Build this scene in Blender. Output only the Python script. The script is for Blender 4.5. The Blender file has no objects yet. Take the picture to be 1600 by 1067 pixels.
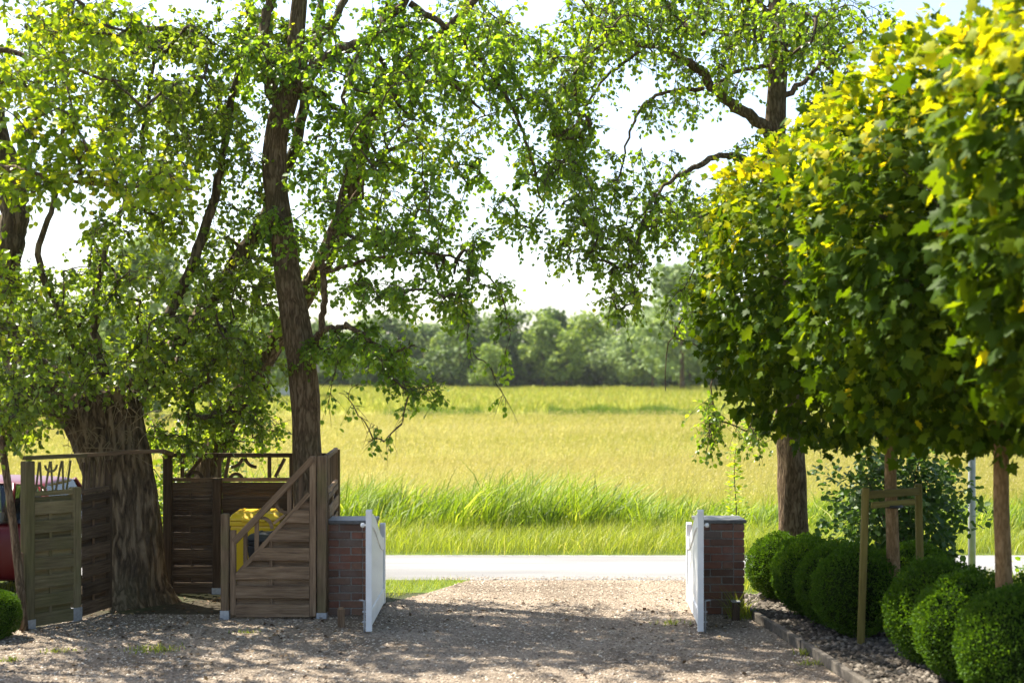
import bpy, bmesh, math, random
import numpy as np
from mathutils import Vector, Matrix, Quaternion
S = bpy.context.scene
COL = S.collection
random.seed(7)
rng = np.random.default_rng(11)
R = math.radians

# ------------------------------------------------------------------ camera, sky, sun, exposure
H, F, HZ = 2.5, 2222.2, 600.0          # eye height (m), focal length (px of a 1600 px wide frame), horizon row
cam = bpy.data.cameras.new('camera'); cam_o = bpy.data.objects.new('camera', cam); COL.objects.link(cam_o)
cam.lens = 50; cam.sensor_width = 36; cam.shift_y = (HZ - 533.5) / 1600.0
cam_o.location = (0, 0, H); cam_o.rotation_euler = (R(90), 0, 0)
cam.clip_end = 5000; cam.clip_start = 0.1
cam.dof.use_dof = True; cam.dof.focus_distance = 17.5; cam.dof.aperture_fstop = 1.4
S.camera = cam_o

SUN = Vector((-0.46, 0.36, 0.81)).normalized()
elev = math.asin(SUN.z); rot = math.atan2(SUN.x, SUN.y)
W = bpy.data.worlds.new('World'); S.world = W; W.use_nodes = True
wn = W.node_tree.nodes; wl = W.node_tree.links
for n in list(wn): wn.remove(n)
wo = wn.new('ShaderNodeOutputWorld'); wb = wn.new('ShaderNodeBackground'); ws = wn.new('ShaderNodeTexSky')
ws.sky_type = 'NISHITA'; ws.sun_disc = False; ws.sun_elevation = elev; ws.sun_rotation = rot
ws.air_density = 1.0; ws.dust_density = 2.2; ws.ozone_density = 1.0
wb.inputs['Strength'].default_value = 0.112
wl.new(ws.outputs[0], wb.inputs[0]); wl.new(wb.outputs[0], wo.inputs[0])
sl = bpy.data.lights.new('sun', 'SUN'); sl.energy = 5.0; sl.angle = R(0.53); sl.color = (1.0, 0.94, 0.83)
so = bpy.data.objects.new('sun', sl); COL.objects.link(so)
so.rotation_euler = SUN.to_track_quat('Z', 'Y').to_euler(); so.location = (-10, 20, 30)
S.view_settings.view_transform = 'Standard'; S.view_settings.look = 'None'
S.view_settings.gamma = 1.0; S.view_settings.exposure = 1.55
S.view_settings.use_curve_mapping = False
S.render.engine = 'CYCLES'
S.cycles.max_bounces = 8; S.cycles.diffuse_bounces = 4; S.cycles.transmission_bounces = 6; S.cycles.transparent_max_bounces = 8
S.cycles.use_denoising = True

# ------------------------------------------------------------------ helpers
def at(px, py, d):
    """a point of the place, from where the photograph shows it and how far away it stands"""
    return np.array(((px - 800) / F * d, d, H - (py - HZ) / F * d))

def tag(o, label=None, cat=None, group=None, kind=None):
    if label: o['label'] = label
    if cat: o['category'] = cat
    if group: o['group'] = group
    if kind: o['kind'] = kind
    return o

def empty(name, loc=(0, 0, 0), rz=0.0, label=None, cat=None, group=None):
    o = bpy.data.objects.new(name, None); COL.objects.link(o)
    o.location = loc; o.rotation_euler = (0, 0, rz); o.empty_display_size = 0.1
    return tag(o, label, cat, group)

def link(name, me, mat=None, parent=None, loc=None, rot=None, kind=None):
    o = bpy.data.objects.new(name, me); COL.objects.link(o)
    if mat is not None and len(me.materials) == 0: me.materials.append(mat)
    if parent is not None: o.parent = parent
    if loc is not None: o.location = loc
    if rot is not None: o.rotation_euler = rot
    if kind: o['kind'] = kind
    return o

def np_mesh(name, V, T, attr=None, smooth=False):
    """mesh from vertex array V (n,3) and face array T (m,k)"""
    V = np.ascontiguousarray(V, dtype=np.float32); T = np.ascontiguousarray(T, dtype=np.int32)
    k = T.shape[1]; me = bpy.data.meshes.new(name)
    me.vertices.add(len(V)); me.vertices.foreach_set('co', V.ravel())
    me.loops.add(T.size); me.loops.foreach_set('vertex_index', T.ravel())
    me.polygons.add(len(T)); me.polygons.foreach_set('loop_start', np.arange(0, T.size, k, dtype=np.int32))
    if smooth: me.polygons.foreach_set('use_smooth', np.ones(len(T), dtype=bool))
    if attr is not None:
        a = me.attributes.new('v', 'FLOAT', 'POINT'); a.data.foreach_set('value', np.ascontiguousarray(attr, dtype=np.float32))
    me.update(calc_edges=True)
    return me

def bm_mesh(name, bm, smooth=False):
    me = bpy.data.meshes.new(name); bm.normal_update(); bm.to_mesh(me); bm.free()
    if smooth:
        for p in me.polygons: p.use_smooth = True
    return me

def box_bm(sx, sy, sz, c=(0, 0, 0), bev=0.004, seg=1):
    bm = bmesh.new()
    bmesh.ops.create_cube(bm, size=1.0, matrix=Matrix.Translation(c) @ Matrix.Diagonal((sx, sy, sz, 1)))
    if bev: bmesh.ops.bevel(bm, geom=bm.edges[:], offset=bev, segments=seg, profile=0.6, affect='EDGES')
    return bm

def box(name, size, c, mat, parent, bev=0.004, rot=None, seg=1):
    """a part: chamfered block whose own origin lies at its centre"""
    return link(name, bm_mesh(name, box_bm(*size, bev=bev, seg=seg)), mat, parent, c, rot)

def prism_bm(poly, y0, y1, bev=0.003):
    bm = bmesh.new()
    a = [bm.verts.new((x, y0, z)) for x, z in poly]; b = [bm.verts.new((x, y1, z)) for x, z in poly]
    n = len(poly)
    bm.faces.new(a); bm.faces.new(b[::-1])
    for i in range(n): bm.faces.new((a[i], b[i], b[(i + 1) % n], a[(i + 1) % n]))
    bmesh.ops.recalc_face_normals(bm, faces=bm.faces[:])
    if bev: bmesh.ops.bevel(bm, geom=bm.edges[:], offset=bev, segments=1, profile=0.6, affect='EDGES')
    return bm

def prism(name, poly, y0, y1, mat, parent, bev=0.003):
    cx = sum(p[0] for p in poly) / len(poly); cz = sum(p[1] for p in poly) / len(poly); cy = (y0 + y1) / 2
    bm = prism_bm([(x - cx, z - cz) for x, z in poly], y0 - cy, y1 - cy, bev)
    return link(name, bm_mesh(name, bm), mat, parent, (cx, cy, cz))

def catmull(P, n=8):
    P = np.asarray(P, float)
    if len(P) < 3:
        t = np.linspace(0, 1, n + 1)[:, None]; return P[0] * (1 - t) + P[-1] * t
    Q = np.vstack([2 * P[0] - P[1], P, 2 * P[-1] - P[-2]]); out = []
    for i in range(1, len(Q) - 2):
        p0, p1, p2, p3 = Q[i - 1:i + 3]; t = np.linspace(0, 1, n, endpoint=False)[:, None]
        out.append(0.5 * ((2 * p1) + (-p0 + p2) * t + (2 * p0 - 5 * p1 + 4 * p2 - p3) * t ** 2 + (-p0 + 3 * p1 - 3 * p2 + p3) * t ** 3))
    out.append(P[-1:]); return np.vstack(out)

def tube(P, r, sides=8, fn=None, cap=True):
    """quads of a tube along P (n,3) with radii r (n,); fn(angle grid, i grid) scales the radius"""
    P = np.asarray(P, float); n = len(P); r = np.broadcast_to(np.asarray(r, float), (n,))
    T = np.gradient(P, axis=0); T /= np.linalg.norm(T, axis=1)[:, None] + 1e-9
    ref = np.array((0.0, 1.0, 0.0)) if abs(T[:, 1]).mean() < 0.8 else np.array((1.0, 0.0, 0.0))
    A = np.cross(T, ref); A /= np.linalg.norm(A, axis=1)[:, None] + 1e-9
    B = np.cross(T, A)
    th = np.linspace(0, 2 * math.pi, sides, endpoint=False)
    rr = np.repeat(r[:, None], sides, 1)
    if fn is not None: rr = rr * fn(th[None, :], np.linspace(0, 1, n)[:, None])
    V = P[:, None, :] + rr[..., None] * (np.cos(th)[None, :, None] * A[:, None, :] + np.sin(th)[None, :, None] * B[:, None, :])
    V = V.reshape(-1, 3)
    i = np.arange(n - 1)[:, None] * sides; j = np.arange(sides)[None, :]; j2 = (j + 1) % sides
    Q = np.stack([i + j, i + j2, i + sides + j2, i + sides + j], -1).reshape(-1, 4)
    if cap:
        V = np.vstack([V, P[:1], P[-1:]]); c0 = len(V) - 2; c1 = len(V) - 1
        jj = np.arange(sides); e = (n - 1) * sides
        Q = np.vstack([Q, np.stack([np.full(sides, c0), (jj + 1) % sides, jj, np.full(sides, c0)], -1)[:, [0, 1, 2, 2]],
                       np.stack([np.full(sides, c1), e + jj, e + (jj + 1) % sides], -1)[:, [0, 1, 2, 2]]])
    return V, Q

def tris(Q):
    """quads -> triangles, dropping degenerate ones"""
    Q = np.asarray(Q); a = Q[:, [0, 1, 2]]; b = Q[:, [0, 2, 3]]; b = b[(b[:, 1] != b[:, 2]) & (b[:, 0] != b[:, 2])]
    return np.vstack([a, b])

class Acc:
    """collects arrays of triangles into one mesh"""
    def __init__(s): s.V = []; s.T = []; s.a = []; s.n = 0
    def add(s, V, T, a=None):
        V = np.asarray(V); s.V.append(V); s.T.append(np.asarray(T) + s.n); s.n += len(V)
        s.a.append(np.full(len(V), 0.5) if a is None else np.broadcast_to(a, (len(V),)))
    def tube(s, P, r, sides=6, fn=None): V, Q = tube(P, r, sides, fn); s.add(V, tris(Q))
    def mesh(s, name, smooth=False): return np_mesh(name, np.vstack(s.V), np.vstack(s.T), np.concatenate(s.a), smooth)

def bmtube(name, P, r, mat, parent, sides=8, smooth=True):
    a = Acc(); a.tube(P, r, sides); return link(name, a.mesh(name, smooth), mat, parent)

# ------------------------------------------------------------------ materials
class NT:
    def __init__(s, name):
        s.m = bpy.data.materials.new(name); s.m.use_nodes = True; s.t = s.m.node_tree
        for n in list(s.t.nodes): s.t.nodes.remove(n)
        s.out = s.n('ShaderNodeOutputMaterial')
    def n(s, typ, **kw):
        x = s.t.nodes.new(typ)
        for k, v in kw.items(): setattr(x, k, v)
        return x
    def l(s, a, b): s.t.links.new(a, b)
    def noise(s, vec, scale, detail=4, rough=0.55):
        x = s.n('ShaderNodeTexNoise'); x.inputs['Scale'].default_value = scale; x.inputs['Detail'].default_value = detail
        x.inputs['Roughness'].default_value = rough
        if vec is not None: s.l(vec, x.inputs['Vector'])
        return x.outputs['Fac']
    def map(s, vec, scale):
        x = s.n('ShaderNodeMapping'); x.inputs['Scale'].default_value = scale; s.l(vec, x.inputs['Vector']); return x.outputs[0]
    def ramp(s, fac, stops):
        x = s.n('ShaderNodeValToRGB'); e = x.color_ramp.elements
        while len(e) < len(stops): e.new(0.5)
        for k, (p, c) in enumerate(stops): e[k].position = p; e[k].color = (*c, 1)
        s.l(fac, x.inputs[0]); return x.outputs[0]
    def mix(s, fac, a, b, blend='MIX'):
        x = s.n('ShaderNodeMix', data_type='RGBA', blend_type=blend)
        for sock, v in ((x.inputs[0], fac), (x.inputs[6], a), (x.inputs[7], b)):
            if isinstance(v, (int, float)): sock.default_value = v
            elif isinstance(v, tuple): sock.default_value = (*v, 1)
            else: s.l(v, sock)
        return x.outputs[2]
    def math(s, op, a, b=0.0, clamp=False):
        x = s.n('ShaderNodeMath', operation=op, use_clamp=clamp)
        for sock, v in ((x.inputs[0], a), (x.inputs[1], b)):
            if isinstance(v, (int, float)): sock.default_value = v
            else: s.l(v, sock)
        return x.outputs[0]
    def bsdf(s, color, rough=0.7, bump=None, strength=0.3, dist=0.01, spec=0.4, metallic=0.0):
        p = s.n('ShaderNodeBsdfPrincipled')
        if isinstance(color, tuple): p.inputs['Base Color'].default_value = (*color, 1)
        else: s.l(color, p.inputs['Base Color'])
        if isinstance(rough, (int, float)): p.inputs['Roughness'].default_value = rough
        else: s.l(rough, p.inputs['Roughness'])
        p.inputs['Specular IOR Level'].default_value = spec; p.inputs['Metallic'].default_value = metallic
        if bump is not None:
            b = s.n('ShaderNodeBump'); b.inputs['Strength'].default_value = strength; b.inputs['Distance'].default_value = dist
            s.l(bump, b.inputs['Height']); s.l(b.outputs[0], p.inputs['Normal'])
        return p
    def done(s, sh): s.l(sh.outputs[0], s.out.inputs['Surface']); return s.m

def leaf_mat(name, stops, tcol, trans=0.42, rough=0.42, spec=0.45):
    """leaf: two-sided, lets the sun shine through; each leaf takes its own tone from the attribute v"""
    t = NT(name); a = t.n('ShaderNodeAttribute', attribute_name='v')
    g = t.n('ShaderNodeNewGeometry')
    ns = t.math('MULTIPLY_ADD', t.noise(g.outputs['Position'], 1.3, 2), 0.5); t.t.nodes[-1].inputs[2].default_value = -0.25
    f = t.math('ADD', a.outputs['Fac'], ns, True)
    c = t.ramp(f, stops)
    p = t.bsdf(c, rough, spec=spec)
    tr = t.n('ShaderNodeBsdfTranslucent'); t.l(t.mix(1.0, c, tcol, 'MULTIPLY'), tr.inputs['Color'])
    mx = t.n('ShaderNodeMixShader'); mx.inputs[0].default_value = trans
    t.l(p.outputs[0], mx.inputs[1]); t.l(tr.outputs[0], mx.inputs[2])
    return t.done(mx)

G = lambda *c: c
M = {}
M['leaf_alder'] = leaf_mat('leaf_alder', [(0, G(.055, .105, .012)), (.5, G(.12, .21, .02)), (.85, G(.22, .31, .028)), (1, G(.36, .38, .035))], (2.4, 2.1, .55), .55, .38, .5)
M['leaf_poplar'] = leaf_mat('leaf_poplar', [(0, G(.05, .105, .012)), (.5, G(.115, .215, .022)), (.9, G(.21, .32, .035)), (1, G(.34, .38, .05))], (2.4, 2.1, .55), .55, .38, .5)
M['leaf_willow'] = leaf_mat('leaf_willow', [(0, G(.055, .10, .016)), (.5, G(.12, .195, .026)), (.9, G(.2, .27, .035)), (1, G(.3, .33, .05))], (2.4, 2.1, .6), .52, .38, .5)
M['leaf_near'] = leaf_mat('leaf_near', [(0, G(.06, .12, .010)), (.5, G(.14, .235, .016)), (.85, G(.27, .36, .022)), (1, G(.46, .45, .03))], (2.3, 2.0, .5), .52, .38, .45)
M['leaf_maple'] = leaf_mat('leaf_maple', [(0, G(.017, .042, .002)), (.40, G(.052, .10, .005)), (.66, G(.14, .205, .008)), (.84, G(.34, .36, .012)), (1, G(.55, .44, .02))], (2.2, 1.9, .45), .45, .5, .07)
M['leaf_box'] = leaf_mat('leaf_box', [(0, G(.028, .065, .007)), (.5, G(.055, .115, .010)), (.85, G(.09, .165, .014)), (1, G(.14, .22, .02))], (2.0, 1.9, .6), .34, .55, .08)
M['leaf_shrub'] = leaf_mat('leaf_shrub', [(0, G(.03, .065, .016)), (.5, G(.055, .11, .022)), (1, G(.11, .17, .04))], (2, 2, .8), .32, .5, .25)
M['leaf_far'] = leaf_mat('leaf_far', [(0, G(.08, .13, .024)), (.5, G(.18, .25, .045)), (1, G(.32, .39, .08))], (1.7, 1.7, 1.0), .3, .6, .2)
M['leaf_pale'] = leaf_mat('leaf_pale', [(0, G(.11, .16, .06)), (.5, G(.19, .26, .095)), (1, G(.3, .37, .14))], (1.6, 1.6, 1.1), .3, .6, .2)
M['leaf_dark'] = leaf_mat('leaf_dark', [(0, G(.055, .095, .024)), (.5, G(.105, .16, .036)), (1, G(.18, .25, .055))], (1.6, 1.6, 1.0), .25, .6, .2)
M['grass'] = leaf_mat('grass', [(0, G(.09, .14, .014)), (.45, G(.2, .255, .02)), (.8, G(.33, .36, .05)), (1, G(.50, .45, .2))], (1.7, 1.65, .7), .4, .5, .3)
M['reed'] = leaf_mat('reed', [(0, G(.06, .105, .010)), (.42, G(.15, .225, .016)), (.8, G(.28, .34, .03)), (1, G(.52, .48, .18))], (1.6, 1.6, .7), .4, .5, .22)
M['meadow_grass'] = leaf_mat('meadow_grass', [(0, G(.135, .18, .016)), (.35, G(.24, .24, .04)), (.7, G(.335, .295, .105)), (1, G(.50, .43, .26))], (1.35, 1.3, .8), .45, .6, .2)
M['dead_leaf'] = leaf_mat('dead_leaf', [(0, G(.05, .03, .018)), (.6, G(.13, .08, .04)), (1, G(.26, .18, .09))], (1, 1, 1), .1, .7, .2)

def bark(name, c0, c1, c2, sc=(7, 7, 1.6), strength=0.9):
    t = NT(name); tc = t.n('ShaderNodeTexCoord'); O = tc.outputs['Object']
    w = t.n('ShaderNodeTexNoise'); w.inputs['Scale'].default_value = 3.0; w.inputs['Detail'].default_value = 3; t.l(O, w.inputs['Vector'])
    ad = t.n('ShaderNodeVectorMath', operation='MULTIPLY_ADD'); t.l(w.outputs['Color'], ad.inputs[0]); ad.inputs[1].default_value = (.10, .10, .25); t.l(O, ad.inputs[2])
    v = t.map(ad.outputs[0], sc); n1 = t.noise(v, 2.0, 9, .68); n2 = t.noise(O, 1.3, 3); n3 = t.noise(t.map(O, (1, 1, .5)), 5.0, 5)
    ri = t.math('ABSOLUTE', t.math('SUBTRACT', t.noise(v, 1.1, 4, .5), .5)); crack = t.math('MULTIPLY', ri, 7.0, True)
    h = t.math('ADD', t.math('MULTIPLY', n1, .75), t.math('MULTIPLY', crack, .4))
    c = t.ramp(h, [(.30, c0), (.58, c1), (.9, c2)]); c = t.mix(t.math('MULTIPLY', n3, .6), c, c0)
    moss = t.ramp(n2, [(.50, G(0, 0, 0)), (.72, G(1, 1, 1))]); c = t.mix(t.math('MULTIPLY', moss, .4), c, G(.10, .09, .04))
    return t.done(t.bsdf(c, .9, h, strength, .03, .12))
M['bark_willow'] = bark('bark_willow', G(.03, .021, .013), G(.15, .108, .066), G(.34, .26, .165), (11, 11, 1.9), 1.0)
M['bark_alder'] = bark('bark_alder', G(.05, .033, .019), G(.19, .128, .075), G(.34, .255, .16), (22, 22, 4.0), .9)
M['bark_young'] = bark('bark_young', G(.13, .08, .036), G(.27, .17, .08), G(.40, .27, .145), (18, 18, 6), .4)
M['bark_twig'] = bark('bark_twig', G(.05, .038, .026), G(.12, .09, .06), G(.2, .16, .11), (20, 20, 8), .4)

def wood(name, axis, c0, c1, c2, algae=0.0, ribs=False):
    t = NT(name); tc = t.n('ShaderNodeTexCoord'); oi = t.n('ShaderNodeObjectInfo')
    off = t.n('ShaderNodeVectorMath', operation='ADD'); t.l(tc.outputs['Object'], off.inputs[0])
    cx = t.n('ShaderNodeCombineXYZ')
    for k in range(3): t.l(t.math('MULTIPLY', oi.outputs['Random'], 13.7 + 5 * k), cx.inputs[k])
    t.l(cx.outputs[0], off.inputs[1])
    sc = [26.0, 26.0, 26.0]; sc[axis] = 1.6
    v = t.map(off.outputs[0], tuple(sc)); g = t.noise(v, 1.6, 7, .65); big = t.noise(off.outputs[0], 3.0, 4)
    c = t.ramp(g, [(.28, c0), (.52, c1), (.8, c2)])
    c = t.mix(t.math('MULTIPLY', big, .55), c, c0)
    tone = t.math('MULTIPLY_ADD', oi.outputs['Random'], .6); t.t.nodes[-1].inputs[2].default_value = .7
    hs = t.n('ShaderNodeHueSaturation'); t.l(c, hs.inputs['Color']); t.l(tone, hs.inputs['Value']); c = hs.outputs[0]
    if algae:
        c = t.mix(t.math('MULTIPLY', t.ramp(t.noise(off.outputs[0], 2.2, 5), [(.4, G(0, 0, 0)), (.65, G(1, 1, 1))]), algae), c, G(.11, .115, .035))
    h = g
    if ribs:
        w = t.n('ShaderNodeTexWave', wave_type='BANDS', bands_direction='Z'); w.inputs['Scale'].default_value = 12; t.l(tc.outputs['Object'], w.inputs['Vector'])
        h = t.math('ADD', t.math('MULTIPLY', g, .6), t.math('MULTIPLY', w.outputs['Fac'], .55))
    return t.done(t.bsdf(c, .85, h, .55, .006, .2))
cw = (G(.065, .04, .024), G(.215, .14, .082), G(.37, .265, .17))
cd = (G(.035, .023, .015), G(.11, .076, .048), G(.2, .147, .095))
cg = (G(.07, .055, .028), G(.19, .155, .08), G(.31, .26, .145))
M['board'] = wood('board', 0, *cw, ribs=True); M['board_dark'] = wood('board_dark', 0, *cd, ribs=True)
M['board_green'] = wood('board_green', 0, *cg, algae=.3, ribs=True)
M['rail'] = wood('rail', 0, *cw); M['stile'] = wood('stile', 2, *cw); M['post'] = wood('post', 2, *cw, algae=.45)
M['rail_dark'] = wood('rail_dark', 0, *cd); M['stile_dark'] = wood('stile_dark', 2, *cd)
M['post_green'] = wood('post_green', 2, *cg, algae=.4); M['rail_green'] = wood('rail_green', 0, *cg, algae=.5)
M['stake'] = wood('stake', 2, G(.10, .08, .02), G(.22, .175, .045), G(.31, .25, .08)); M['stake_bar'] = wood('stake_bar', 0, G(.10, .08, .02), G(.22, .175, .045), G(.31, .25, .08))

def simple(name, c, rough=.5, spec=.5, metallic=0, nscale=6.0, var=.25, bump=.05):
    t = NT(name); tc = t.n('ShaderNodeTexCoord'); n = t.noise(tc.outputs['Object'], nscale, 6)
    col = t.ramp(n, [(.3, tuple(x * (1 - var) for x in c)), (.7, tuple(min(1, x * (1 + var * .4)) for x in c))])
    return t.done(t.bsdf(col, rough, n, bump, .01, spec, metallic))
M['white'] = simple('white_paint', G(.80, .80, .79), .5, .3, 0, 3.5, .16)
M['galv'] = simple('galvanised', G(.42, .43, .45), .5, .5, .6, 30, .25)
M['grey_post'] = simple('grey_post', G(.36, .38, .38), .45, .5, .3, 8, .2)
M['yellow'] = simple('yellow_plastic', G(.85, .53, .008), .42, .5, 0, 4, .12)
M['black_plastic'] = simple('black_plastic', G(.022, .024, .028), .45, .5)
M['slate'] = simple('slate', G(.11, .108, .105), .55, .5, 0, 18, .4, .3)
M['mortar'] = simple('mortar', G(.30, .275, .24), .95, .1, 0, 60, .4, .6)
M['concrete'] = simple('concrete', G(.13, .112, .09), .9, .2, 0, 24, .45, .5)
M['car_red'] = simple('car_paint', G(.10, .003, .005), .3, .3, 0, 2, .05, 0)
M['tyre'] = simple('tyre', G(.02, .02, .02), .8, .3); M['rim'] = simple('rim', G(.2, .2, .21), .4, .5, .6)
M['tail'] = simple('tail_lens', G(.5, .02, .02), .15, .6); M['cloth'] = simple('seat_cloth', G(.03, .035, .05), .9, .2)
M['house_wall'] = simple('house_wall', G(.55, .54, .52), .8, .2); M['house_roof'] = simple('house_roof', G(.2, .17, .16), .8, .2)
t = NT('car_glass'); gl = t.n('ShaderNodeBsdfGlossy'); gl.inputs['Roughness'].default_value = .03; tp = t.n('ShaderNodeBsdfTransparent'); tp.inputs[0].default_value = (.62, .68, .68, 1)
fr = t.n('ShaderNodeFresnel'); fr.inputs[0].default_value = 1.5; mx = t.n('ShaderNodeMixShader'); t.l(fr.outputs[0], mx.inputs[0]); t.l(tp.outputs[0], mx.inputs[1]); t.l(gl.outputs[0], mx.inputs[2]); M['glass'] = t.done(mx)

t = NT('brick'); oi = t.n('ShaderNodeObjectInfo'); tc = t.n('ShaderNodeTexCoord'); n = t.noise(tc.outputs['Object'], 22, 6)
c = t.ramp(oi.outputs['Random'], [(0, G(.15, .085, .055)), (.3, G(.25, .112, .07)), (.6, G(.34, .13, .075)), (.85, G(.29, .16, .10)), (1, G(.2, .14, .105))])
c = t.mix(t.math('MULTIPLY', n, .7), c, G(.07, .05, .042))
g = t.n('ShaderNodeNewGeometry'); st = t.ramp(t.noise(g.outputs['Position'], 5, 4), [(.5, G(0, 0, 0)), (.68, G(1, 1, 1))])
c = t.mix(t.math('MULTIPLY', st, .3), c, G(.24, .21, .18)); M['brick'] = t.done(t.bsdf(c, .9, n, .6, .006, .2))

# ground materials
def ground_mat(name, stops, scale, bump=.4, dist=.02, rough=.95, scale2=1.2, patch=None, pf=.6):
    t = NT(name); g = t.n('ShaderNodeNewGeometry'); P = g.outputs['Position']
    n = t.noise(P, scale, 8, .7); n2 = t.noise(P, scale2, 4)
    c = t.ramp(n, stops)
    if patch: c = t.mix(t.math('MULTIPLY', t.ramp(n2, [(.42, G(0, 0, 0)), (.62, G(1, 1, 1))]), pf), c, patch)
    return t.done(t.bsdf(c, rough, n, bump, dist, .15))
M['gravel'] = ground_mat('gravel', [(.3, G(.13, .097, .066)), (.5, G(.28, .222, .163)), (.7, G(.43, .355, .275))], 34, .9, .02, .95, .9, G(.11, .085, .06), .7)
M['soil'] = ground_mat('soil', [(.3, G(.03, .024, .016)), (.6, G(.07, .058, .036)), (.8, G(.11, .10, .05))], 14, .8, .04, .95, .8, G(.05, .07, .02))
M['verge_ground'] = ground_mat('verge_ground', [(.3, G(.06, .09, .014)), (.6, G(.13, .18, .02)), (.8, G(.2, .22, .04))], 9, .8, .05, .95, .5, G(.09, .10, .03))
M['bed'] = ground_mat('bed_soil', [(.3, G(.04, .034, .028)), (.6, G(.10, .09, .075)), (.8, G(.18, .16, .14))], 20, .8, .03)
t = NT('meadow_ground'); g = t.n('ShaderNodeNewGeometry'); P = g.outputs['Position']
sx = t.n('ShaderNodeSeparateXYZ'); t.l(P, sx.inputs[0])
n = t.noise(t.map(P, (.9, .35, 1)), 1.6, 9, .7); n2 = t.noise(t.map(P, (.035, .05, 1)), 1, 4); 
c = t.ramp(n, [(.3, G(.165, .17, .03)), (.5, G(.25, .235, .06)), (.72, G(.34, .30, .12))])
c = t.mix(t.ramp(n2, [(.42, G(0, 0, 0)), (.62, G(.75, .75, .75))]), c, G(.22, .27, .022))
far = t.math('MULTIPLY', t.math('SUBTRACT', sx.outputs[1], 106.0), .08, True)
c = t.mix(t.math('MULTIPLY', far, .75), c, t.mix(t.noise(t.map(P, (.08, .05, 1)), 1, 4), G(.22, .27, .016), G(.33, .31, .03)))
M['meadow'] = t.done(t.bsdf(c, .9, n, .6, .15, .1))
t = NT('asphalt'); g = t.n('ShaderNodeNewGeometry'); P = g.outputs['Position']; n = t.noise(P, 60, 6, .7); n2 = t.noise(t.map(P, (.15, 1.3, 1)), 1.3, 4)
c = t.ramp(n, [(.3, G(.21, .205, .2)), (.7, G(.32, .315, .305))]); sy = t.n('ShaderNodeSeparateXYZ'); t.l(P, sy.inputs[0]); trk = t.math('ABSOLUTE', t.math('SINE', t.math('ADD', t.math('MULTIPLY', sy.outputs[1], 1.9), t.math('MULTIPLY', t.noise(t.map(P, (.2, .6, 1)), 1.0, 3), 1.2))))
c = t.mix(t.math('MULTIPLY', t.math('MULTIPLY', trk, t.noise(t.map(P, (.5, 2, 1)), 1.2, 5)), .7), c, G(.17, .166, .163)); c = t.mix(t.math('MULTIPLY', t.ramp(n2, [(.45, G(0, 0, 0)), (.6, G(1, 1, 1))]), .5), c, G(.145, .143, .142))
M['asphalt'] = t.done(t.bsdf(c, .9, n, .4, .01, .08))
def stone_mat(name, stops):
    t = NT(name); a = t.n('ShaderNodeAttribute', attribute_name='v'); return t.done(t.bsdf(t.ramp(a.outputs['Fac'], stops), .85, spec=.25))
M['pebble'] = stone_mat('pebble', [(0, G(.10, .07, .046)), (.35, G(.26, .2, .145)), (.7, G(.42, .345, .26)), (1, G(.62, .55, .45))])
M['bed_stone'] = stone_mat('bed_stone', [(0, G(.035, .027, .02)), (.5, G(.095, .077, .058)), (1, G(.27, .235, .19))])

# ------------------------------------------------------------------ the setting: terrain, road, drive, bed
def terrain_z(y): return np.clip((y - 108) * 0.0172, 0, 1.93)
ys = np.concatenate([[-30, 8], [18.1], np.linspace(24.5, 108, 8), np.linspace(112, 225, 12), [300, 600, 1500, 4000]]); xs = np.array([-3000, -600, -150, -60, -20, 0, 20, 60, 150, 600, 3000.0])
V = np.array([(x, y, terrain_z(y)) for y in ys for x in xs]); nx = len(xs)
Q = np.array([(j * nx + i, j * nx + i + 1, (j + 1) * nx + i + 1, (j + 1) * nx + i) for j in range(len(ys) - 1) for i in range(nx - 1)])
tag(link('ground', np_mesh('ground', V, Q), M['meadow']), kind='structure')
def sheet(name, poly, z, mat):
    bm = bmesh.new(); bm.faces.new([bm.verts.new((x, y, z)) for x, y in poly]); bmesh.ops.recalc_face_normals(bm, faces=bm.faces[:])
    me = bm_mesh(name, bm)
    if me.polygons[0].normal.z < 0: me.flip_normals()
    return tag(link(name, me, mat), kind='structure')
sheet('yard_soil', [(-40, -6), (40, -6), (40, 18.4), (-40, 18.4)], .004, M['soil'])
DR = [(-9, 2), (2.9, 2), (2.92, 10.5), (2.62, 14.2), (2.5, 15.35), (2.05, 15.4), (2.05, 15.95), (2.6, 17.2), (3.0, 18.1), (-.55, 18.1), (-.75, 17.6), (-1.0, 17.0), (-1.42, 16.2), (-1.5, 15.4), (-4.4, 15.4), (-5.0, 14.35), (-9, 13.6)]
sheet('gravel_drive', DR, .009, M['gravel'])
sheet('enclosure_ground', [(-4.7, 14.9), (-2.0, 14.9), (-2.0, 17.0), (-4.1, 17.0)], .0065, M['soil'])
sheet('near_verge', [(-60, 17.2), (-.95, 17.0), (-.6, 17.7), (-.5, 18.15), (-60, 18.15)], .0075, M['verge_ground'])
sheet('near_verge_right', [(2.55, 16.9), (60, 16.9), (60, 18.15), (3.0, 18.15)], .0075, M['verge_ground'])
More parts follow.
